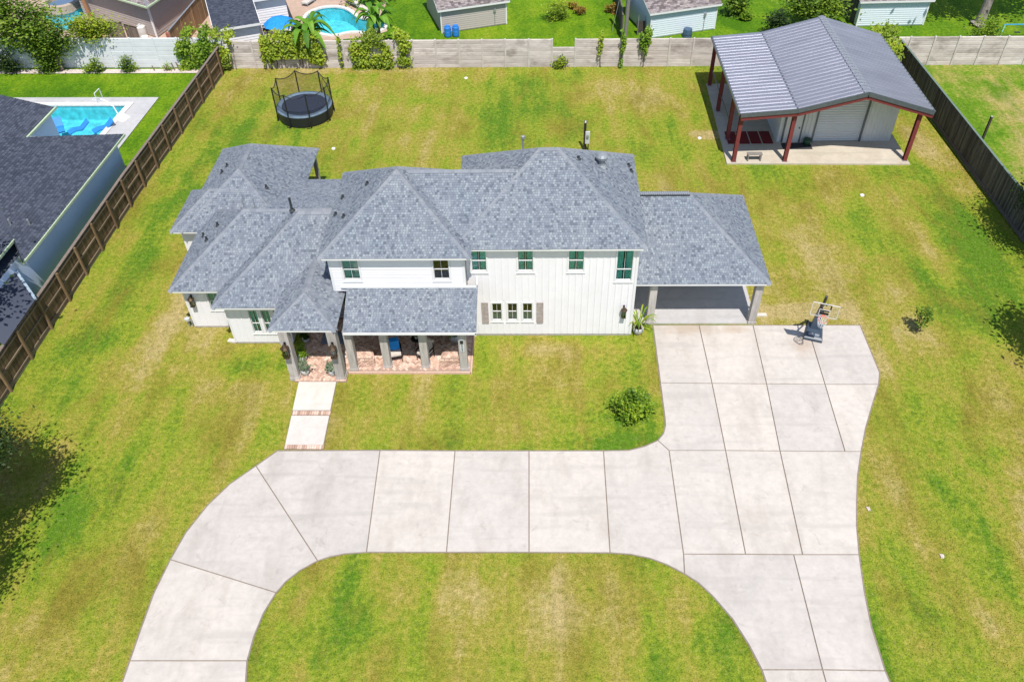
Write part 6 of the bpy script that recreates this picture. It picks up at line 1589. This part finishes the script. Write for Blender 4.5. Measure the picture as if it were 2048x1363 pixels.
def lounge(px, py, rz, lab):
    p = at(px, py); t = thing('sun_lounger', (0, 0, 0), lab, 'lounger', 'loungers on the pool terrace')
    obj('cushion', MB().raw([(-.3, -.8, .3), (.3, -.8, .3), (.3, .3, .32), (-.3, .3, .32), (-.3, .8, .75), (.3, .8, .75)], [(0, 1, 2, 3), (3, 2, 5, 4)]), M['cushion'], t); obj('frame', MB().box(-.32, .32, -.82, .32, .2, .28).bar((-.3, .3, .28), (-.3, .8, .7), .04).bar((.3, .3, .28), (.3, .8, .7), .04), M['greybox'], t)
    for x in (-.28, .28):
        for y in (-.7, .25): obj('leg', MB().box(x-.02, x+.02, y-.02, y+.02, 0, .2), M['greybox'], t)
    t.location = p; t.rotation_euler = (0, 0, rz)
lounge(708, 10, 0.8, 'cream sun lounger on the terrace at the top edge, nearer the pool curve'); lounge(727, 20, 0.9, 'cream sun lounger beside the banana clump'); lounge(620, 6, -0.4, 'cream sun lounger at the top edge behind the parasol')
p = at(741, 30); t = thing('pool_float', p, 'green and white striped float lying on the terrace by the kidney pool', 'float')
for k in range(4): obj('tube', MB().tube([p+Vector((-.45, -.22+.15*k, .1)), p+Vector((.45, -.22+.15*k, .1))], .085, 8), M['whiteplastic'] if k % 2 else simple('mint_vinyl_%d' % k, (.1, .5, .3), .4), t)

# swing set at right
q = at(2000, 76); t = thing('swing_set', q, 'small blue and green swing frame behind the right part of the concrete wall', 'swing set')
obj('top_bar', MB().tube([q+Vector((-.1, 0, 1.0)), q+Vector((3, 0, 1.0))], .05, 8), simple('blue_tube', (.05, .3, .5), .5), t); obj('frame_leg', MB().tube([q+Vector((0, 0, 1)), q+Vector((-.4, -.6, 0))], .04, 6).tube([q+Vector((0, 0, 1)), q+Vector((-.3, .6, 0))], .04, 6), simple('mint_tube', (.2, .5, .4), .5), t); obj('swing_seat', MB().box(q.x+.9, q.x+1.3, q.y-.1, q.y+.1, .4, .43), M['black'], t); obj('chain', MB().tube([q+Vector((.9, 0, 1)), q+Vector((.9, 0, .42))], .012, 4).tube([q+Vector((1.3, 0, 1)), q+Vector((1.3, 0, .42))], .012, 4), M['grey'], t)

# left neighbour house --------------------------------------------
def left_house():
    zE = 2.75
    E0 = at(45, 525, zE); E1 = at(248, 268, zE)
    t = thing('neighbour_house', (E0.x, E0.y, 0), 'single storey house with charcoal shingle roof and pale blue wall at the left edge', 'house')
    u = (E1-E0).normalized(); n = Vector((-u.y, u.x, 0)); sl = 0.30
    w_ = 12.0
    nrm = Vector((-n.x*sl, -n.y*sl, 1)).normalized()
    def onp(px, py):
        d = RT*((px-1024)/F_PX)+DN*((py-681.5)/F_PX)+_f; k = (E0-Vector((0, 0, CAM_H))).dot(nrm)/d.dot(nrm); return Vector((0, 0, CAM_H))+d*k
    K = onp(27, 478); Q1 = onp(-90, 278); Q2 = onp(-90, 622)
    Rr_ = [E0, E1, Q1, K]; Rs_ = [K, Q1, Q2]
    rt = obj('roof', MB().solid(Rr_, .12).solid(Rs_, .12), M['shingle_dark'], t); sm = MB(); shingle_plane(sm, Rr_, 0.16, (0.14, 0.28)); shingle_plane(sm, Rs_, 0.16, (0.14, 0.28)); stuff(obj('shingle', sm, M['shingle_dark'], rt))
    obj('eave_edge', MB().bar(K-Vector((0, 0, .05)), Q2-Vector((0, 0, .05)), .12, .12), M['green_gutter'], rt)
    obj('gutter', MB().bar(E0-Vector((0, 0, .05)), E1-Vector((0, 0, .05)), .13, .12), M['green_gutter'], rt)
    obj('rake_board', MB().bar(E0-Vector((0, 0, .06)), K-Vector((0, 0, .06)), .05, .14), M['black'], rt)
    W0 = E0+n*.45+u*-1.6; W1 = E1+n*.45-u*.4; W0.z = W1.z = 0
    obj('side_wall', MB().face([W0, W1, W1+Vector((0, 0, zE)), W0+Vector((0, 0, zE))]), M['blue_wall'], t)
    W2 = W1+n*9; obj('rear_wall', MB().face([W1, W2, W2+Vector((0, 0, zE)), W1+Vector((0, 0, zE))]), M['blue_wall'], t)
    # rear annex roof
    z2 = 2.7; A1, A2 = at(112, 215, z2), at(58, 272, z2); uu = (A2-A1).normalized(); nn = Vector((uu.y, -uu.x, 0)); nn = nn if nn.x < 0 else -nn
    f = [A2-uu*-1.5, A1, A1+nn*9+Vector((0, 0, 9*.25)), A2+uu*1.5+nn*9+Vector((0, 0, 9*.25))]
    f[0] = A2+uu*1.5
    ra = obj('annex_roof', MB().solid(f, .1), M['shingle_dark'], t); sm = MB(); shingle_plane(sm, f, 0.16, (0.22, 0.4)); stuff(obj('shingle', sm, M['shingle_dark'], ra)); obj('gutter', MB().bar(A1, f[0], .12, .12), M['green_gutter'], ra)
    b0, b1 = Vector((A1.x, A1.y, 0))+nn*.35-uu*-.3, Vector((A2.x, A2.y, 0))+nn*.35+uu*1.0
    obj('annex_wall', MB().face([b1, b0, b0+Vector((0, 0, z2)), b1+Vector((0, 0, z2))]).face([b0, b0+nn*8, b0+nn*8+Vector((0, 0, z2)), b0+Vector((0, 0, z2))]), M['blue_wall'], t)
    # front lower roof in shade
    g0, g1 = at(24, 530, 2.35), at(71, 598, 2.2)
    f2 = [g1, g0, at(60, 470, 2.5), at(-70, 470, 2.75), at(-70, 640, 2.6), at(8, 690, 1.9)]
    rf = obj('porch_roof', MB().face([f2[0], f2[1], f2[3]]).face([f2[1], f2[2], f2[3]]).face([f2[0], f2[3], f2[4]]).face([f2[0], f2[4], f2[5]]), M['shingle_dark'], t)
    obj('gutter', MB().bar(g0, g1, .12, .1), simple('blue_grey_gutter', (.3, .38, .45), .5), rf)
    for (px, py) in ((22, 450), (60, 450)):
        p = onp(px, py)
        obj('vent_pipe', MB().tube([p, p+Vector((0, 0, .35))], .05, 8), M['grey'], t, origin=p)
left_house()
r0_ = at(10, 655, 0); t = thing('gate_panel', r0_, 'red brown wooden panel meeting the brown fence at the left edge', 'gate')
for k in range(8): obj('board', MB().box(-25.9+k*.26, -25.66+k*.26, 28.6, 28.63, 0.05, 1.7), M['red'], t, origin=(-25.9+k*.26, 28.6, 0))
obj('top_rail', MB().box(-25.95, -23.9, 28.56, 28.66, 1.7, 1.76), M['red'], t)
